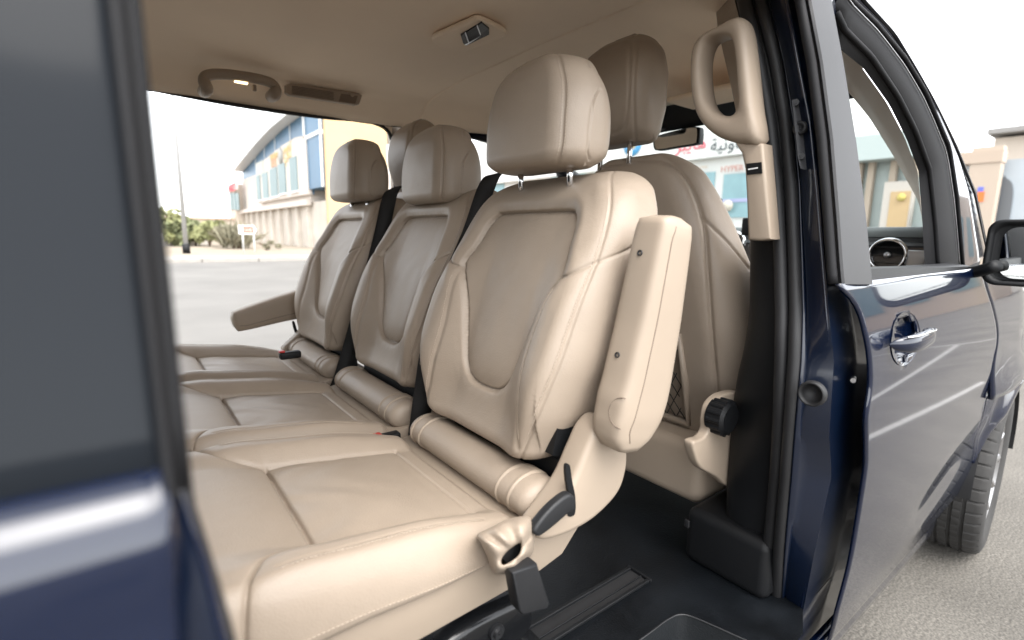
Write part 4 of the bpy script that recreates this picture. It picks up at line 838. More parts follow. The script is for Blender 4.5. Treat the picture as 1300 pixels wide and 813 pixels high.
# ================================================================== SEATS
CX = -2.0
def soft_rings(rows, nf, na, ns, nb):
    """rows: list of dict(p0 position along, hw, f front, th thickness, rf, rb). returns coords X(front axis), Y(lateral), S(unrolled), W(front weight), A(front arc s)"""
    X = []; Y = []; S = []; Wt = []; E_ = []; NX = []; NY = []
    for q in rows:
        hw, f, th, rf, rb = q['hw'], q['f'], q['th'], q['rf'], q['rb']
        rf = min(rf, hw*.95, th*.6); rb = min(rb, hw*.9, th-rf)
        x = []; y = []; s = []; wt = []; e = []; nx = []; ny = []
        u = np.linspace(-1, 1, nf); yy = u*(hw-rf)
        x += [f]*nf; y += list(yy); s += list(yy); wt += [1]*nf; e += [9]*nf; nx += [-1]*nf; ny += [0]*nf
        a = np.linspace(0, math.pi/2, na+2)[1:-1]
        x += list(f+rf*(1-np.cos(a))); y += list(hw-rf+rf*np.sin(a)); s += list(hw-rf+rf*a); wt += list(np.cos(a)); e += list(rf*(a-.62)); nx += list(-np.cos(a)); ny += list(np.sin(a))
        d = np.linspace(0, 1, ns); L = th-rf-rb
        x += list(f+rf+d*L); y += [hw]*ns; s += list(hw-rf+rf*math.pi/2+d*L); wt += [0]*ns; e += [9]*ns; nx += [0]*ns; ny += [1]*ns
        a = np.linspace(0, math.pi/2, nb+2)[1:-1]
        x += list(f+th-rb+rb*np.sin(a)); y += list(hw-rb+rb*np.cos(a)); s += [9]*nb; wt += [0]*nb; e += [9]*nb; nx += list(np.sin(a)); ny += list(np.cos(a))
        yy = np.linspace(1, -1, nb*2)*(hw-rb)
        x += [f+th]*(nb*2); y += list(yy); s += [9]*(nb*2); wt += [0]*nb*2; e += [9]*nb*2; nx += [1]*nb*2; ny += [0]*nb*2
        a = a[::-1]
        x += list(f+th-rb+rb*np.sin(a)); y += list(-(hw-rb+rb*np.cos(a))); s += [9]*nb; wt += [0]*nb; e += [9]*nb; nx += list(np.sin(a)); ny += list(-np.cos(a))
        d = np.linspace(1, 0, ns)
        x += list(f+rf+d*L); y += [-hw]*ns; s += list(-(hw-rf+rf*math.pi/2+d*L)); wt += [0]*ns; e += [9]*ns; nx += [0]*ns; ny += [-1]*ns
        a = np.linspace(math.pi/2, 0, na+2)[1:-1]
        x += list(f+rf*(1-np.cos(a))); y += list(-(hw-rf+rf*np.sin(a))); s += list(-(hw-rf+rf*a)); wt += list(np.cos(a)); e += list(rf*(a-.62)); nx += list(-np.cos(a)); ny += list(-np.sin(a))
        X.append(x); Y.append(y); S.append(s); Wt.append(wt); E_.append(e); NX.append(nx); NY.append(ny)
    return [np.array(v, float) for v in (X, Y, S, Wt, E_, NX, NY)]
def groove(d, w_=.0028, a=.0038): return -a*np.exp(-(d/w_)**2)

def round_rows(t0, t1, step, r0, r1, nr=10):
    """positions along an axis with inset for rounded ends"""
    out = []
    for q in range(nr+1):
        f = math.pi/2*q/nr; out.append((t0+r0*(1-math.cos(f)), r0*(1-math.sin(f))))
    n = max(2, int((t1-r1-t0-r0)/step))
    for v in np.linspace(t0+r0, t1-r1, n+1)[1:-1]: out.append((v, 0.0))
    for q in range(nr, -1, -1):
        f = math.pi/2*q/nr; out.append((t1-r1*(1-math.cos(f)), r1*(1-math.sin(f))))
    return out

def make_backrest(parent):
    rows = []; zs = []
    for z, ins in round_rows(.838, 1.352, .0017, .03, .040, 12):
        hw = si(z, [.83, .87, .93, 1.02, 1.12, 1.19, 1.25, 1.29, 1.32, 1.352], [.184, .192, .222, .243, .246, .242, .234, .222, .203, .170])
        xf = .000+.37*(z-.86)-.014*math.sin(math.pi*np.clip((z-.84)/.5, 0, 1)) + .02*np.clip((z-1.29)/.06, 0, 1)**2
        th = si(z, [.83, 1.0, 1.2, 1.36], [.13, .14, .135, .11])
        rows.append(dict(hw=hw-ins, f=xf+ins, th=th-2*ins, rf=.050, rb=.03)); zs.append(z)
    X, Y, S, Wt, E_, NX, NY = soft_rings(rows, 210, 34, 16, 6)
    Z = np.repeat(np.array(zs)[:, None], X.shape[1], 1)
    p = np.stack([S.ravel(), Z.ravel()], 1); ay = np.abs(S)
    bol = si(Z, [.84, .9, 1.0, 1.12, 1.17, 1.22, 1.30], [.012, .034, .044, .040, .026, .016, .008])
    D = bol*sstep(.075, .185, ay)*(1-.35*sstep(.2, .27, ay)) - .010*np.exp(-((Z-.90)/.05)**2)*(ay < .2)
    # keyhole shaped centre panel
    half = [(.0, 1.276), (.098, 1.2755), (.122, 1.270), (.137, 1.252), (.149, 1.208), (.163, 1.172), (.158, 1.155), (.140, 1.130), (.122, 1.095), (.106, 1.05), (.092, 1.005), (.078, .968), (.060, .945), (.036, .933), (0, .930)]
    poly = half+[(-a, b) for a, b in half[::-1][1:-1]]
    PP = spline(poly, 140, True)
    d = pdist(p, PP, True).reshape(X.shape); ins = inside(p, PP).reshape(X.shape)
    wrk = .0006*np.sin(38*S+55*Z+4*np.sin(21*Z)+3*np.sin(17*S))*np.exp(-((Z-1.09)/.10)**2)
    puck = .0006*np.sin(230*S+60*Z)*np.sin(190*Z-70*S+2*np.sin(40*S))*np.exp(-d/.012)
    D += np.where(ins, -.015+.008*(1-np.exp(-d/.022))+wrk*.8, -.007*np.exp(-d/.012)+.006*np.exp(-((d-.026)/.016)**2)*sstep(1.06, 1.20, Z)) + groove(d, .0028, .0062) + puck
    for sg in (1, -1):
        wing = [(sg*.160, 1.158), (sg*.185, 1.163), (sg*.212, 1.180), (sg*.240, 1.196), (sg*.30, 1.225), (sg*.44, 1.285)]
        dw = pdist(p, wing).reshape(X.shape); G = groove(dw, .0026, .0042) - .003*np.exp(-dw/.010)
        inner = spline([(sg*.160, 1.150), (sg*.150, 1.09), (sg*.143, 1.02), (sg*.150, .95), (sg*.162, .87)], 24)
        di = pdist(p, inner).reshape(X.shape); G += -.0035*np.exp(-(di/.006)**2)
        D += G*Wt
        X -= (G*(1-Wt))*NX*0; Y += (G*(1-Wt))*NY
    eg = groove(E_, .0022, .0036) - .0016*np.exp(-np.abs(E_)/.008)*(np.abs(E_) < .05)
    X += eg*NX; Y += eg*NY
    X -= D*Wt
    V = np.stack([X+CX, Y, Z], -1)
    o = obj("backrest", *loft(V), LEATHER, parent, org=(CX, 0, ZF))
    # stitching beside the edge seam, the wing seam and the bolster seam
    st = MB(); n1 = 210
    cols = []
    for side in (0, 1):
        base = 210 if side == 0 else X.shape[1]-34
        for off in (.0045, ):
            a = E_[150, base:base+34]; j = base+int(np.argmin(np.abs(a+off))); cols.append(j)
    for j in cols:
        rr = slice(30, len(zs)-16); P_ = V[rr, j]; N_ = np.stack([NX[rr, j], NY[rr, j], 0*NX[rr, j]], 1); obj("stitching", *stitches(P_, N_), STITCH, o, org=(CX, 0, ZF), smooth=False)
    def onfront(poly2):
        out = []; 
        for (s, z) in resample(np.array(poly2), 60):
            i = int(np.argmin(np.abs(np.array(zs)-z))); j = int(np.argmin(np.abs(S[i]-s))); out.append(V[i, j])
        return np.array(out)
    for sg in (1, -1):
        q = onfront(spline([(sg*.166, 1.144), (sg*.156, 1.09), (sg*.149, 1.02), (sg*.156, .95), (sg*.167, .88)], 24)); obj("stitching", *stitches(q, np.tile([-1, 0, .1], (len(q), 1))), STITCH, o, org=(CX, 0, ZF), smooth=False)
    return o

def make_headrest(parent, lift=0.0):
    rows = []; zs = []
    for z, ins in round_rows(1.357, 1.570, .0017, .026, .030, 16):
        hw = .138*(1-np.clip((z-1.42)/.158, 0, 1)**3.0)**.5*(1-.06*np.clip((1.405-z)/.048, 0, 1)**2)
        f = .112+.10*(z-1.357)+.02*np.clip((z-1.51)/.05, 0, 1)**2
        th = .045+.090*math.sqrt(1-min(.98, max(0, (z-1.40)/.172)**2.0))-.008*max(0, (1.40-z)/.043)**2
        rows.append(dict(hw=hw-ins, f=f+ins, th=th-2*ins, rf=.052, rb=.055)); zs.append(z)
    X, Y, S, Wt, E_, NX, NY = soft_rings(rows, 110, 30, 34, 12)
    Z = np.repeat(np.array(zs)[:, None], X.shape[1], 1); p = np.stack([S.ravel(), Z.ravel()], 1)
    D = .011*(1-(np.abs(S)/.15)**2)*(np.abs(S) < .15) + .006*np.exp(-((Z-1.45)/.06)**2)
    for sg in (1, -1):
        arch = spline([(sg*.166, 1.357), (sg*.164, 1.42), (sg*.167, 1.465), (sg*.180, 1.490), (sg*.200, 1.488), (sg*.222, 1.455), (sg*.235, 1.41)], 40)
        d = pdist(p, arch).reshape(X.shape); G = groove(d, .0019, .0040)*(np.sign(S) == sg)*(np.abs(S) < 1)
        X += G*NX*(1-Wt)*.3; Y += G*NY
    eg = groove(E_, .0020, .0032)-.0016*np.exp(-np.abs(E_)/.008)*(np.abs(E_) < .04); X += eg*NX; Y += eg*NY
    X -= D*Wt
    V = np.stack([X+CX, Y, Z], -1)
    o = obj("headrest", *loft(V), LEATHER, parent, org=(CX, 0, ZF))
    st = MB()
    for base in (110, X.shape[1]-30):
        for off in (-.0045, .0045):
            a = E_[60, base:base+30]; j = base+int(np.argmin(np.abs(a-off))); rr = slice(10, len(zs)-10); P_ = V[rr, j]
            obj("stitching", *stitches(P_, np.stack([NX[rr, j], NY[rr, j], 0*NX[rr, j]], 1)), STITCH, o, org=(CX, 0, ZF), smooth=False)
    for s in (.075, -.075):
        MB().tube([(CX+.185, s, 1.31-lift), (CX+.178, s, 1.375)], .0062, 14).build("headrest_post", CHROME, o, org=(CX, 0, ZF))
    return o

def make_cushion(parent):
    rows = []; xs = []
    for x, ins in round_rows(-.560, -.040, .0019, .055, .022, 16):
        hw = si(x, [-.56, -.48, -.40, -.2, -.06], [.232, .244, .248, .248, .236])
        top = si(x, [-.56, -.48, -.33, -.10, -.06], [.788, .795, .790, .797, .798])
        bot = np.interp(x, [-.56, -.44, -.3, -.06], [.735, .738, .742, .735])
        rows.append(dict(hw=hw-ins, f=-(top-ins), th=(top-ins)-(bot+ins*.4), rf=.036, rb=.014)); xs.append(x)
    # front axis here is -z (top surface)
    A, Y, S, Wt, E_, NA, NY = soft_rings(rows, 200, 30, 14, 4)
    XX = np.repeat(np.array(xs)[:, None], A.shape[1], 1); p = np.stack([S.ravel(), XX.ravel()], 1); ay = np.abs(S)
    bolh = si(XX, [-.56, -.46, -.36, -.2, -.1, -.06], [0, .006, .027, .030, .020, .012])
    D = bolh*sstep(.135, .195, ay)*(1-.25*sstep(.21, .26, ay))
    # transverse seam and bolster seams
    tr = [(-.150, -.338), (.150, -.338)]; dt = pdist(p, tr).reshape(A.shape)
    inn = (ay < .150) & (XX > -.338)
    G = groove(dt, .0030, .0062)-.006*np.exp(-dt/.016)
    rear = pdist(p, [(-.15, -.088), (.15, -.088)]).reshape(A.shape); G += groove(rear, .0022, .0028)-.0015*np.exp(-rear/.008)
    front = np.zeros_like(A)
    for sg in (1, -1):
        bs = spline([(sg*.150, -.085), (sg*.149, -.2), (sg*.150, -.338), (sg*.168, -.392), (sg*.205, -.425), (sg*.250, -.440), (sg*.285, -.445), (sg*.34, -.447)], 60)
        db = pdist(p, bs).reshape(A.shape); G += groove(db, .0026, .0050)-.005*np.exp(-db/.012)
        cr = spline([(sg*.205, -.10), (sg*.206, -.25), (sg*.212, -.40)], 20); dc = pdist(p, cr).reshape(A.shape); G += -.0015*np.exp(-(dc/.0022)**2)
    sid = pdist(p, [(-.278, -.438), (-.290, -.25), (-.294, -.07)]).reshape(A.shape); sid = np.minimum(sid, pdist(p, [(.278, -.438), (.290, -.25), (.294, -.07)]).reshape(A.shape)); G += groove(sid, .0024, .0036)
    pil = np.where(inn, .006*np.sin(math.pi*np.clip((XX+.338)/.23, 0, 1))*np.cos(math.pi/2*np.clip(ay/.15, 0, 1)), 0)
    nose = np.where(XX < -.338, .007*np.sin(math.pi*np.clip((-.338-XX)/.16, 0, 1))*np.cos(math.pi/2*np.clip(ay/.26, 0, 1)), 0)
    wr = .0011*np.sin(60*XX+14*S+3*np.sin(30*S))*np.exp(-((XX+.30)/.12)**2)*inn
    D = D+pil+nose+wr
    A -= D*Wt
    A += G*NA; Y += G*NY
    V = np.stack([XX+CX, Y, -A-.17*(XX+.22)*sstep(.735, .79, -A)], -1)
    o = obj("cushion", *loft(V), LEATHER, parent, org=(CX, 0, ZF))
    st = MB()
    def pick(poly2, dn):
        out = []; nn = []
        for (s, x) in resample(np.array(poly2), 70):
            i = int(np.argmin(np.abs(np.array(xs)-x))); j = int(np.argmin(np.abs(S[i]-s))); out.append(V[i, j]); nn.append((0, NY[i, j], -NA[i, j]))
        return out, nn
    for sg in (1, -1):
        for q in ([(sg*.271, -.432), (sg*.283, -.25), (sg*.287, -.075)], spline([(sg*.211, -.10), (sg*.212, -.25), (sg*.217, -.40)], 20)): obj("stitching", *stitches(*pick(q, 0)), STITCH, o, org=(CX, 0, ZF), smooth=False)
    # padded roll across the back of the cushion with a plastic anchor cover at either end
    prof = []
    for y, ins in round_rows(-.224, .205, .02, .024, .024, 6):
        a = np.linspace(0, 2*math.pi, 33)[:-1]; r_ = .035-ins
        prof.append(np.stack([CX+.012+r_*1.35*np.cos(a), np.full(32, y), .792+r_*np.sin(a)], 1))
    rl = obj("cushion_roll", *loft(prof), LEATHER, o, org=(CX, 0, ZF))
    for sg in (1, -1):
        cov = []
        for y, ins in round_rows(-.023, .023, .01, .008, .008, 5):
            a = np.linspace(0, 2*math.pi, 41)[:-1]; rr_ = .0378-ins-.018*np.exp(-((y)/.010)**2)*(np.cos(a-2.6) > .2)*np.clip(np.cos(a-2.6), 0, 1)
            cov.append(np.stack([CX+.011+rr_*1.33*np.cos(a), np.full(40, sg*.160+y), .793+rr_*np.sin(a)], 1))
        obj("anchor_cover", *loft(cov), BPLAST, o, org=(CX, 0, ZF))
    return o

def make_base(parent):
    """beige plinth under the cushion and black feet on the rails"""
    pl = [(-2.52, .752), (-2.05, .760), (-1.90, .79), (-1.905, .74), (-1.955, .690), (-2.02, .676), (-2.47, .655), (-2.52, .70)]
    o = obj("seat_base", *prism(pl, 1, -.232, .232, .006, 2), BPLAST, parent, org=(CX, 0, ZF), auto=40)
    obj("back_frame", *rbox((-1.925, 0, .775), (.03, .40, .15), .01), BLACKP, parent, org=(CX, 0, ZF))
    for sg in (1, -1):
        y = sg*.165
        f = obj("foot", *prism([(-2.42, .668), (-2.02, .683), (-1.985, .62), (-2.02, .54), (-1.96, .495), (-1.95, .476), (-2.44, .476), (-2.45, .50), (-2.38, .55), (-2.36, .62)], 1, y-.042, y+.042, .012, 3), BLACKGLOSS, parent, org=(CX, 0, ZF), auto=40)
        m_ = MB().cyl((-2.13, y+sg*.043, .535), (0, 1, 0), .016, .008, 20).cyl((-2.13, y+sg*.046, .535), (0, 1, 0), .009, .012, 6)
        m_.build("bolt", METAL, f, org=(CX, 0, ZF), auto=40)
    return o
BLACKGLOSS = mat("black_gloss_plastic", (.006, .0065, .0075), .22, spec=.4, noise=.2, nscale=6, bump2=.15, b2scale=14)

def make_armrest(parent, sg, down=False):
    """slim padded armrest; built standing up beside the backrest, sg = outer side"""
    rings = []; L = .374; n = 44
    for i in range(n+1):
        t = i/n; s = t*L
        # t=0 at the pivot (bottom), 1 at the tip (top)
        wx = np.interp(t, [0, .05, .12, .22, .5, .85, 1], [.024, .046, .056, .060, .052, .043, .037])*(1 if t < .97 else math.sqrt(max(.15, 1-((t-.97)/.03)**2)))
        wy = np.interp(t, [0, .05, .15, .6, .93, .98, 1], [.026, .031, .035, .035, .033, .030, .021])
        cx = np.interp(t, [0, .15, .3, .55, 1], [-.010, .0, .004, .004, -.002])
        ring = []
        for a in np.linspace(0, 2*math.pi, 49)[:-1]:
            c_, s_ = math.cos(a), math.sin(a); e = .42
            ring.append((cx+wx*math.copysign(abs(c_)**e, c_), wy*math.copysign(abs(s_)**e, s_), s))
        rings.append(ring)
    Rg = np.array(rings)
    # groove where the hard underside meets the padded top
    o_rel = Rg.copy()
    a = np.linspace(0, 2*math.pi, 49)[:-1]
    V, F = loft(o_rel)
    ar = obj("armrest", V, F, BPLAST, parent, auto=None)
    # seam cord between shell and pad, both sides
    sm = MB()
    for q in (1, -1):
        sm.tube([(np.interp(i/n, [0, .15, .3, .55, 1], [-.010, .0, .004, .004, -.002])-.03*np.interp(i/n, [0, .1, .9, 1], [.2, 1, .7, .3]), q*(np.interp(i/n, [0, .05, .15, .6, .93, .98, 1], [.026, .031, .035, .035, .033, .030, .021])-.0004), i/n*L) for i in range(2, n-1)], .0011, 6)
    sm.build("armrest_seam", SEAMM, ar)
    for t in (.40, .83):
        obj("screw", *lathe([(.0004, -.081), (.0022, -.081), (.0030, -.0835), (.0046, -.0835), (.0046, -.074)], 18, 0, (np.interp(t, [0, .15, .3, .55, 1], [-.010, 0, .004, .004, -.002])+.0815-np.interp(t, [.22, .5, .85, 1], [.060, .052, .043, .037]), .004, t*L)), GREYP, ar)
    arc = [(-.0605, sg*(.031-.026*math.sin(a)), .066-.024*math.cos(a)) for a in np.linspace(0, math.pi, 16)]
    MB().tube([(np.interp(z_/L, [0, .12, .15, .3], [-.01, -.058, -.058, -.057])+.0006, y_, z_) for _, y_, z_ in arc], .0009, 6).build("pivot_cap_line", SEAMM, ar)
    return ar

def make_belt(parent, path, wdir, width=.052, name="seat_belt", m=None):
    P = spline(path, 40); W_ = np.array([np.array(wd, float)/np.linalg.norm(wd) for wd in spline(wdir, 40)]); 
    W_ = W_[:len(P)] if len(W_) >= len(P) else resample(W_, len(P))
    V, F = strip([P-W_*width/2, P, P+W_*width/2])
    return obj(name, V, F, m or BELT, parent, org=(CX, 0, ZF), solid=.0016)

SEATLABEL = ["rear-facing beige leather seat nearest the open doorway, its armrest folded upright beside the backrest",
             "middle beige leather seat of the row, between the other two, without an armrest",
             "beige leather seat by the far doorway with its armrest folded out level"]
def copy_part(o, parent):
    c = o.copy(); COL.objects.link(c); c.parent = parent
    for ch in list(o.children): copy_part(ch, c)
    return c
seat = empty("captain_chair", (CX, -.47, ZF))
tag(seat, SEATLABEL[0], "seat", "rear-facing leather seats in the van")
bk = make_backrest(seat); bk.location.x = .004
hr = make_headrest(seat); cu = make_cushion(seat); ba = make_base(seat)
seats = [seat]
for i, (y, bx, hx, hz) in enumerate(((.03, .03, .045, -.045), (.55, .004, .008, -.018))):
    s2 = seat.copy(); COL.objects.link(s2); s2.location = (CX, y, ZF)
    for ch in list(seat.children):
        c2 = copy_part(ch, s2)
        if c2.name.startswith("backrest"): c2.location.x = bx
        if c2.name.startswith("headrest"): c2.location = (hx, 0, hz)
    s2["label"] = SEATLABEL[i+1]; seats.append(s2)
# recliner housings and levers on the outer flanks, armrests
def make_recliner(seat, sg):
    y = sg*.232
    out = spline([(-1.928, .922), (-1.900, .934), (-1.868, .915), (-1.848, .875), (-1.845, .830), (-1.865, .790), (-1.92, .764), (-1.98, .758), (-2.035, .766), (-2.045, .785), (-2.015, .812), (-1.978, .845), (-1.950, .890)], 90, True)
    o = obj("recliner_cover", *prism(out, 1, y-sg*.012, y+sg*.040, .011, 4), BPLAST, seat, org=(CX, 0, ZF))
    W2 = lambda px, py, yy: tuple(seen(px, py, 1, -.47+yy)[[0, 2]])
    slot = spline([W2(px, py, -.276) for px, py in ((720, 593), (725, 592), (728, 611), (732, 632), (732, 652), (727, 657), (722, 654), (724, 631), (721, 612))], 40, True)
    obj("lever_slot", *prism(slot, 1, y+sg*.036, y+sg*.0412), BLACKP, o, org=(CX, 0, ZF), smooth=False)
    lev = spline([W2(px, py, -.288) for px, py in ((681, 681), (679, 673), (693, 654), (709, 638), (724, 628), (731, 633), (731, 647), (720, 655), (704, 669), (688, 681))], 60, True)
    if sg < 0: obj("recliner_lever", *prism(lev, 1, y+sg*.038, y+sg*.056, .005, 3), GREYP, o, org=(CX, 0, ZF))
    # black plate standing in for the shaded gap behind the cover
    obj("gap_shade_plate", *prism([(-1.966, .865), (-1.952, .945), (-1.928, .945), (-1.905, .84)], 1, y-sg*.055, y-sg*.022), BLACKP, o, org=(CX, 0, ZF), smooth=False)
    return o
make_recliner(seats[0], -1); make_recliner(seats[2], 1)
a0 = make_armrest(seats[0], -1); a0.location = (.113, -.292, .892-ZF); a0.rotation_euler = (R(2), R(9.5), 0)
a1 = make_armrest(seats[2], 1); a1.location = (.165, .297, .965-ZF); a1.rotation_euler = (0, R(-101), 0)
# belts in the gaps beside the two inner backrests
def belt_from_px(seat, ypl, pts, half):
    pts3 = [seen(px, py, 1, ypl) for px, py in pts]; P = [p-np.array([0, seat.location.y, 0]) for p in pts3]
    b = make_belt(seat, P, [(1, -.35, .30)]*len(P))
    return b
far_b = belt_from_px(seats[2], .292, [(508, 236), (496, 246), (487, 285), (476, 330), (460, 385), (446, 435), (433, 478), (424, 496)], 0)
mid_b = belt_from_px(seats[1], -.222, [(640, 218), (622, 228), (600, 290), (576, 345), (559, 390), (547, 440), (538, 500), (530, 560)], 0)
for (st_, b_, ypl, px, py) in ((seats[2], far_b, .285, 466, 358), (seats[1], mid_b, -.228, 562, 375)):
    q = seen(px, py, 1, ypl-.012)-np.array([0, st_.location.y, 0])
    m_ = MB(); m_.add(*rbox((0, 0, 0), (.050, .010, .022), .004)); m_.add(*rbox((-.008, 0, -.028), (.022, .005, .045), .002))
    V = np.array(m_.V); a = R(-25); V = np.stack([V[:, 0]*math.cos(a)+V[:, 2]*math.sin(a), V[:, 1], -V[:, 0]*math.sin(a)+V[:, 2]*math.cos(a)], 1)+q
    obj("belt_tongue", V, m_.F, METAL, b_, org=(CX, 0, ZF), auto=40)
# belt outlet loops on the shoulders and red release buttons
for st_ in seats[1:]:
    y = -.205
    continue; g = obj("belt_guide", *rbox((CX+.19, y, 1.308), (.04, .05, .016), .005), BPLAST, st_, org=(CX, 0, ZF))
for st_, py_, px_ in ((seats[1], 557, 489), (seats[2], 451, 366)):
    q = seen(px_, py_, 1, st_.location.y-.245); q = q-np.array([0, st_.location.y, 0])+np.array([0, 0, .012])
    bb = obj("belt_buckle", *rbox(q+np.array([0.005, 0, -.012]), (.06, .026, .022), .006), BLACKP, st_, org=(CX, 0, ZF))
    obj("release_button", *rbox(q+np.array([-.018, 0, .001]), (.016, .018, .006), .002), RED, bb, org=(CX, 0, ZF))
# buckle of the near seat in its leather boot
s0 = seats[0]; YB = -.302
def nb(px, py, y=YB-.47): p = seen(px, py, 1, y); return (p[0], p[2])
slab = [nb(644, 722), nb(676, 711), nb(692, 762), nb(688, 768), nb(658, 776), nb(653, 771)]
bu = obj("belt_buckle", *prism(slab, 1, YB-.012, YB+.012, .004, 3), GREYP, s0, org=(CX, 0, ZF), auto=50)
# the pouch: gathered leather running from the cushion flank to the mouth the buckle hangs out of
def zpx(q): return (540+q[0]/2.44, 480+q[1]/2.44)
def loop2(pts): return resample(spline([np.array(zpx(q)) for q in pts], 160, True), 72, True)
Lo = loop2([(160, 487), (200, 464), (255, 438), (305, 428), (330, 436), (338, 470), (338, 510), (328, 552), (290, 592), (240, 609), (210, 600), (190, 550), (172, 512)])
Li = loop2([(236, 562), (246, 545), (262, 530), (280, 517), (294, 512), (297, 520), (294, 538), (282, 556), (262, 570), (246, 578), (236, 575)])
k0 = int(np.argmin(np.linalg.norm(Li-Li[np.argmin(np.abs(np.arctan2(Li[:, 1]-Li[:, 1].mean(), Li[:, 0]-Li[:, 0].mean())-np.arctan2(Lo[0, 1]-Li[:, 1].mean(), Lo[0, 0]-Li[:, 0].mean())))], axis=1)))
Li = np.roll(Li, -k0, 0); Rg = []
for q, yy in ((0, -.232), (0.0, -.262), (.06, -.272), (.25, -.292), (.5, -.302), (.75, -.306), (.93, -.304), (1.0, -.296), (1.0, -.275)):
    L_ = Lo*(1-q)+Li*q; ring = []
    for i, (px, py) in enumerate(L_):
        fold = .005*math.sin(i*.52+1.2*math.sin(i*.13))*math.sin(math.pi*min(1, q*1.05))*(1.3 if i < 30 else .5)
        x, z = nb(px, py, -.47+yy+fold); ring.append((x, yy+fold, z))
    Rg.append(ring)
obj("buckle_pouch", *loft(Rg, False, False), LEATHER, bu, org=(CX, 0, ZF))
obj("pouch_mouth_shade", *prism([nb(643, 712), nb(655, 692), nb(664, 688), nb(668, 700), nb(668, 716), nb(652, 724)], 1, -.290, -.255), BLACKP, bu, org=(CX, 0, ZF), smooth=False)  # black plate added as the shade inside the pouch mouth
ft = spline([nb(px, py, -.70) for px, py in ((560, 822), (600, 792), (640, 772), (668, 762), (676, 778), (672, 800), (650, 822), (600, 850), (555, 850))], 50, True)
f_ = obj("rail_foot", *prism(ft, 1, -.235, -.190, .012, 4), BLACKGLOSS, s0, org=(CX, 0, ZF)); bx, bz = nb(632, 804, -.71)
obj("bolt", *lathe([(.001, -.006), (.007, -.006), (.009, -.002), (.013, -.002), (.0135, .004)], 24, 1, (bx, -.238, bz)), GREYP, f_, org=(CX, 0, ZF), auto=40)

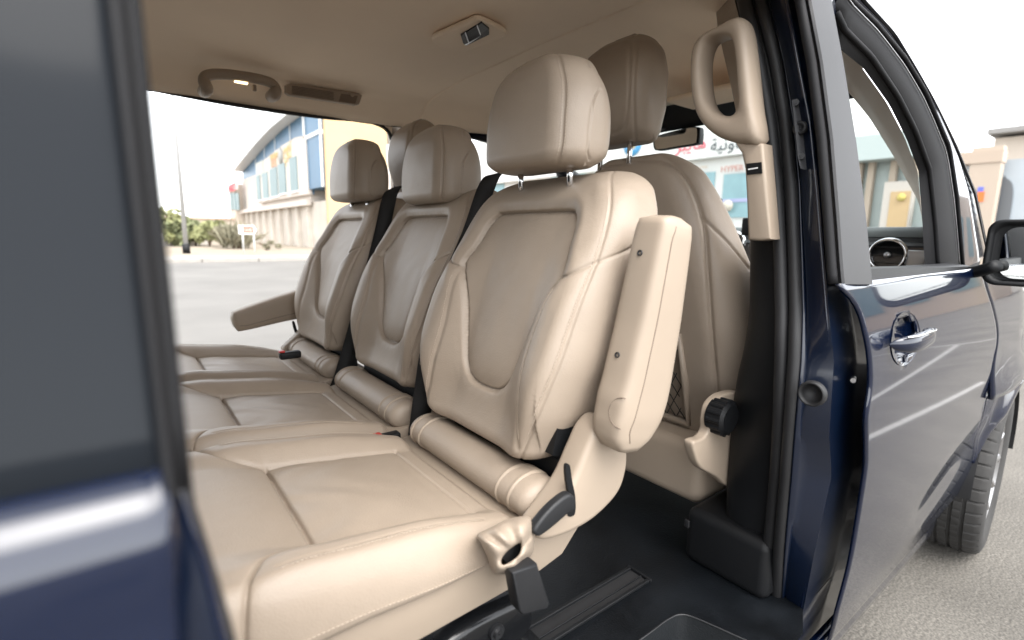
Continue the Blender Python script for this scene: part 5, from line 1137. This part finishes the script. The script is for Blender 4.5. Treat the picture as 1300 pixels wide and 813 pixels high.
# ------------------------------------------------------------------ front seats, seen from behind
def make_front_seat(y, label):
    root = empty("front_seat", (-1.33, y, ZF)); tag(root, label, "seat", "front seats of the van")
    org = (-1.33, 0, ZF)
    rows = []; zs = []
    for z, ins in round_rows(.70, 1.435, .004, .03, .055, 12):
        hw = si(z, [.70, .85, 1.0, 1.15, 1.26, 1.34, 1.40, 1.44], [.275, .298, .302, .276, .236, .198, .160, .118])
        back = -1.335-.20*(z-.70)-.03*math.sin(math.pi*np.clip((z-.7)/.7, 0, 1))
        th = si(z, [.7, 1.1, 1.44], [.19, .18, .11])
        rows.append(dict(hw=hw-ins, f=back+ins, th=th-2*ins, rf=.085, rb=.04)); zs.append(z)
    X, Y, S, Wt, E_, NX, NY = soft_rings(rows, 120, 40, 24, 6)
    Z = np.repeat(np.array(zs)[:, None], X.shape[1], 1); p = np.stack([S.ravel(), Z.ravel()], 1)
    hoop = spline([(-.245, .72), (-.245, .95), (-.235, 1.15), (-.215, 1.28), (-.165, 1.375), (-.08, 1.415), (.08, 1.415), (.165, 1.375), (.215, 1.28), (.235, 1.15), (.245, .95), (.245, .72)], 90)
    d = pdist(p, hoop).reshape(X.shape); G = groove(d, .0045, .0065)-.006*np.exp(-d/.012)
    for sg in (1, -1):
        d2 = pdist(p, [(sg*.216, 1.275), (sg*.25, 1.245), (sg*.36, 1.16), (sg*.5, 1.08)]).reshape(X.shape); G = G+groove(d2, .0035, .005)
    X += G*NX; Y += G*NY
    pock = pdist(p, [(-.16, .74), (.16, .74), (.16, .98), (-.16, .98)], True).reshape(X.shape)
    ins_ = inside(p, [(-.16, .74), (.16, .74), (.16, .98), (-.16, .98)]).reshape(X.shape)
    X += np.where(ins_, .018*(1-np.exp(-pock/.006)), 0)*Wt
    o = obj("backrest", *loft(np.stack([X, Y, Z], -1)), LEATHER, root, org=org)
    # mesh net pocket: frame and criss-cross elastic
    net = MB(); xb = -1.385
    for k in range(-7, 18):
        for sgn in (1, -1):
            a = np.array([-.15+k*.03, .75]); b = a+np.array([sgn*.12, .20]); 
            pts = [(a+(b-a)*t_) for t_ in np.linspace(0, 1, 7)]
            pts = [q for q in pts if abs(q[0]) < .152]
            if len(pts) > 1: net.tube([(-1.335-.20*(q[1]-.70)-.03*math.sin(math.pi*(q[1]-.7)/.7)-.003, q[0], q[1]) for q in pts], .0014, 5)
    pk = net.build("net_pocket", BELT, o, org=org)
    fr = MB(); fr.tube([(-1.335-.20*(q[1]-.70)-.03*math.sin(math.pi*(q[1]-.7)/.7)-.004, q[0], q[1]) for q in [(.16, .745), (.163, .85), (.16, .985), (-.16, .985), (-.163, .85), (-.16, .745)]], .010, 10, True)
    fr.build("pocket_frame", LEATHER, o, org=org)
    # headrest
    rows = []; zs = []
    for z, ins in round_rows(1.468, 1.735, .004, .03, .06, 12):
        hw = si(z, [1.468, 1.53, 1.60, 1.66, 1.70, 1.735], [.100, .116, .122, .118, .104, .078])
        f = -1.505-.10*(z-1.468)+.04*((z-1.58)/.13)**2; th = np.interp(z, [1.468, 1.55, 1.63, 1.735], [.105, .140, .142, .10])
        rows.append(dict(hw=hw-ins, f=f+ins, th=th-2*ins, rf=.055, rb=.05)); zs.append(z)
    X, Y, S, Wt, E_, NX, NY = soft_rings(rows, 70, 26, 24, 10)
    Z = np.repeat(np.array(zs)[:, None], X.shape[1], 1); p = np.stack([S.ravel(), Z.ravel()], 1)
    G = groove(E_, .003, .0042)
    oval = spline([(.0, 1.49), (.06, 1.50), (.085, 1.56), (.085, 1.63), (.06, 1.69), (-.06, 1.69), (-.085, 1.63), (-.085, 1.56), (-.06, 1.50)], 60, True)
    G += groove(pdist(p, oval, True).reshape(X.shape), .003, .0035)
    X += G*NX; Y += G*NY
    h = obj("headrest", *loft(np.stack([X, Y, Z], -1)), LEATHER, root, org=org)
    for s in (.05, -.05): MB().tube([(-1.455, s, 1.38), (-1.452, s, 1.50)], .0068, 14).build("headrest_post", CHROME, h, org=org)
    # side cover with recline wheel, cushion and plinth
    obj("cushion", *rbox((-1.08, 0, .80), (.52, .52, .14), .05, 6), LEATHER, root, org=org)
    obj("seat_base", *rbox((-1.15, 0, .645), (.56, .50, .16), .03, 4), BPLAST, root, org=org)
    return root
fs = make_front_seat(-.385, "front passenger seat seen from behind, its beige backrest with a net pocket")
fs2 = fs.copy(); COL.objects.link(fs2); fs2.location = (-1.50, .50, ZF-.02)
for ch in list(fs.children): copy_part(ch, fs2)
[c for c in fs2.children if c.name.startswith('headrest')][0].location.z = -.075
[c for c in fs.children if c.name.startswith('headrest')][0].location.y = .055
fs2["label"] = "driver's seat mostly hidden behind the middle and far headrests"
org = (-1.33, -.385, ZF); ys = -.70
side = spline([tuple(seen(px, py, 1, ys)[[0, 2]]) for px, py in ((894, 530), (899, 512), (915, 499), (940, 498), (955, 520), (958, 600), (925, 617), (903, 603), (884, 592), (876, 576), (874, 560), (886, 555), (893, 546))], 78, True)
sc0 = obj("side_cover", *prism(side, 1, ys+.012, ys-.012, .005, 3), BPLAST, fs, org=org)
kc = seen(916, 529, 1, ys-.02); kn = MB(); kn.add(*lathe([(.001, -.022), (.030, -.022), (.037, -.016), (.038, .018), (.030, .022)], 40, 1, kc))
for k in range(14):
    a = 2*math.pi*k/14; kn.cyl((kc[0]+.0355*math.cos(a), kc[1]-.001, kc[2]+.0355*math.sin(a)), (0, 1, 0), .0055, .030, 10)
kn.build("recline_knob", BLACKP, sc0, org=org, auto=35)
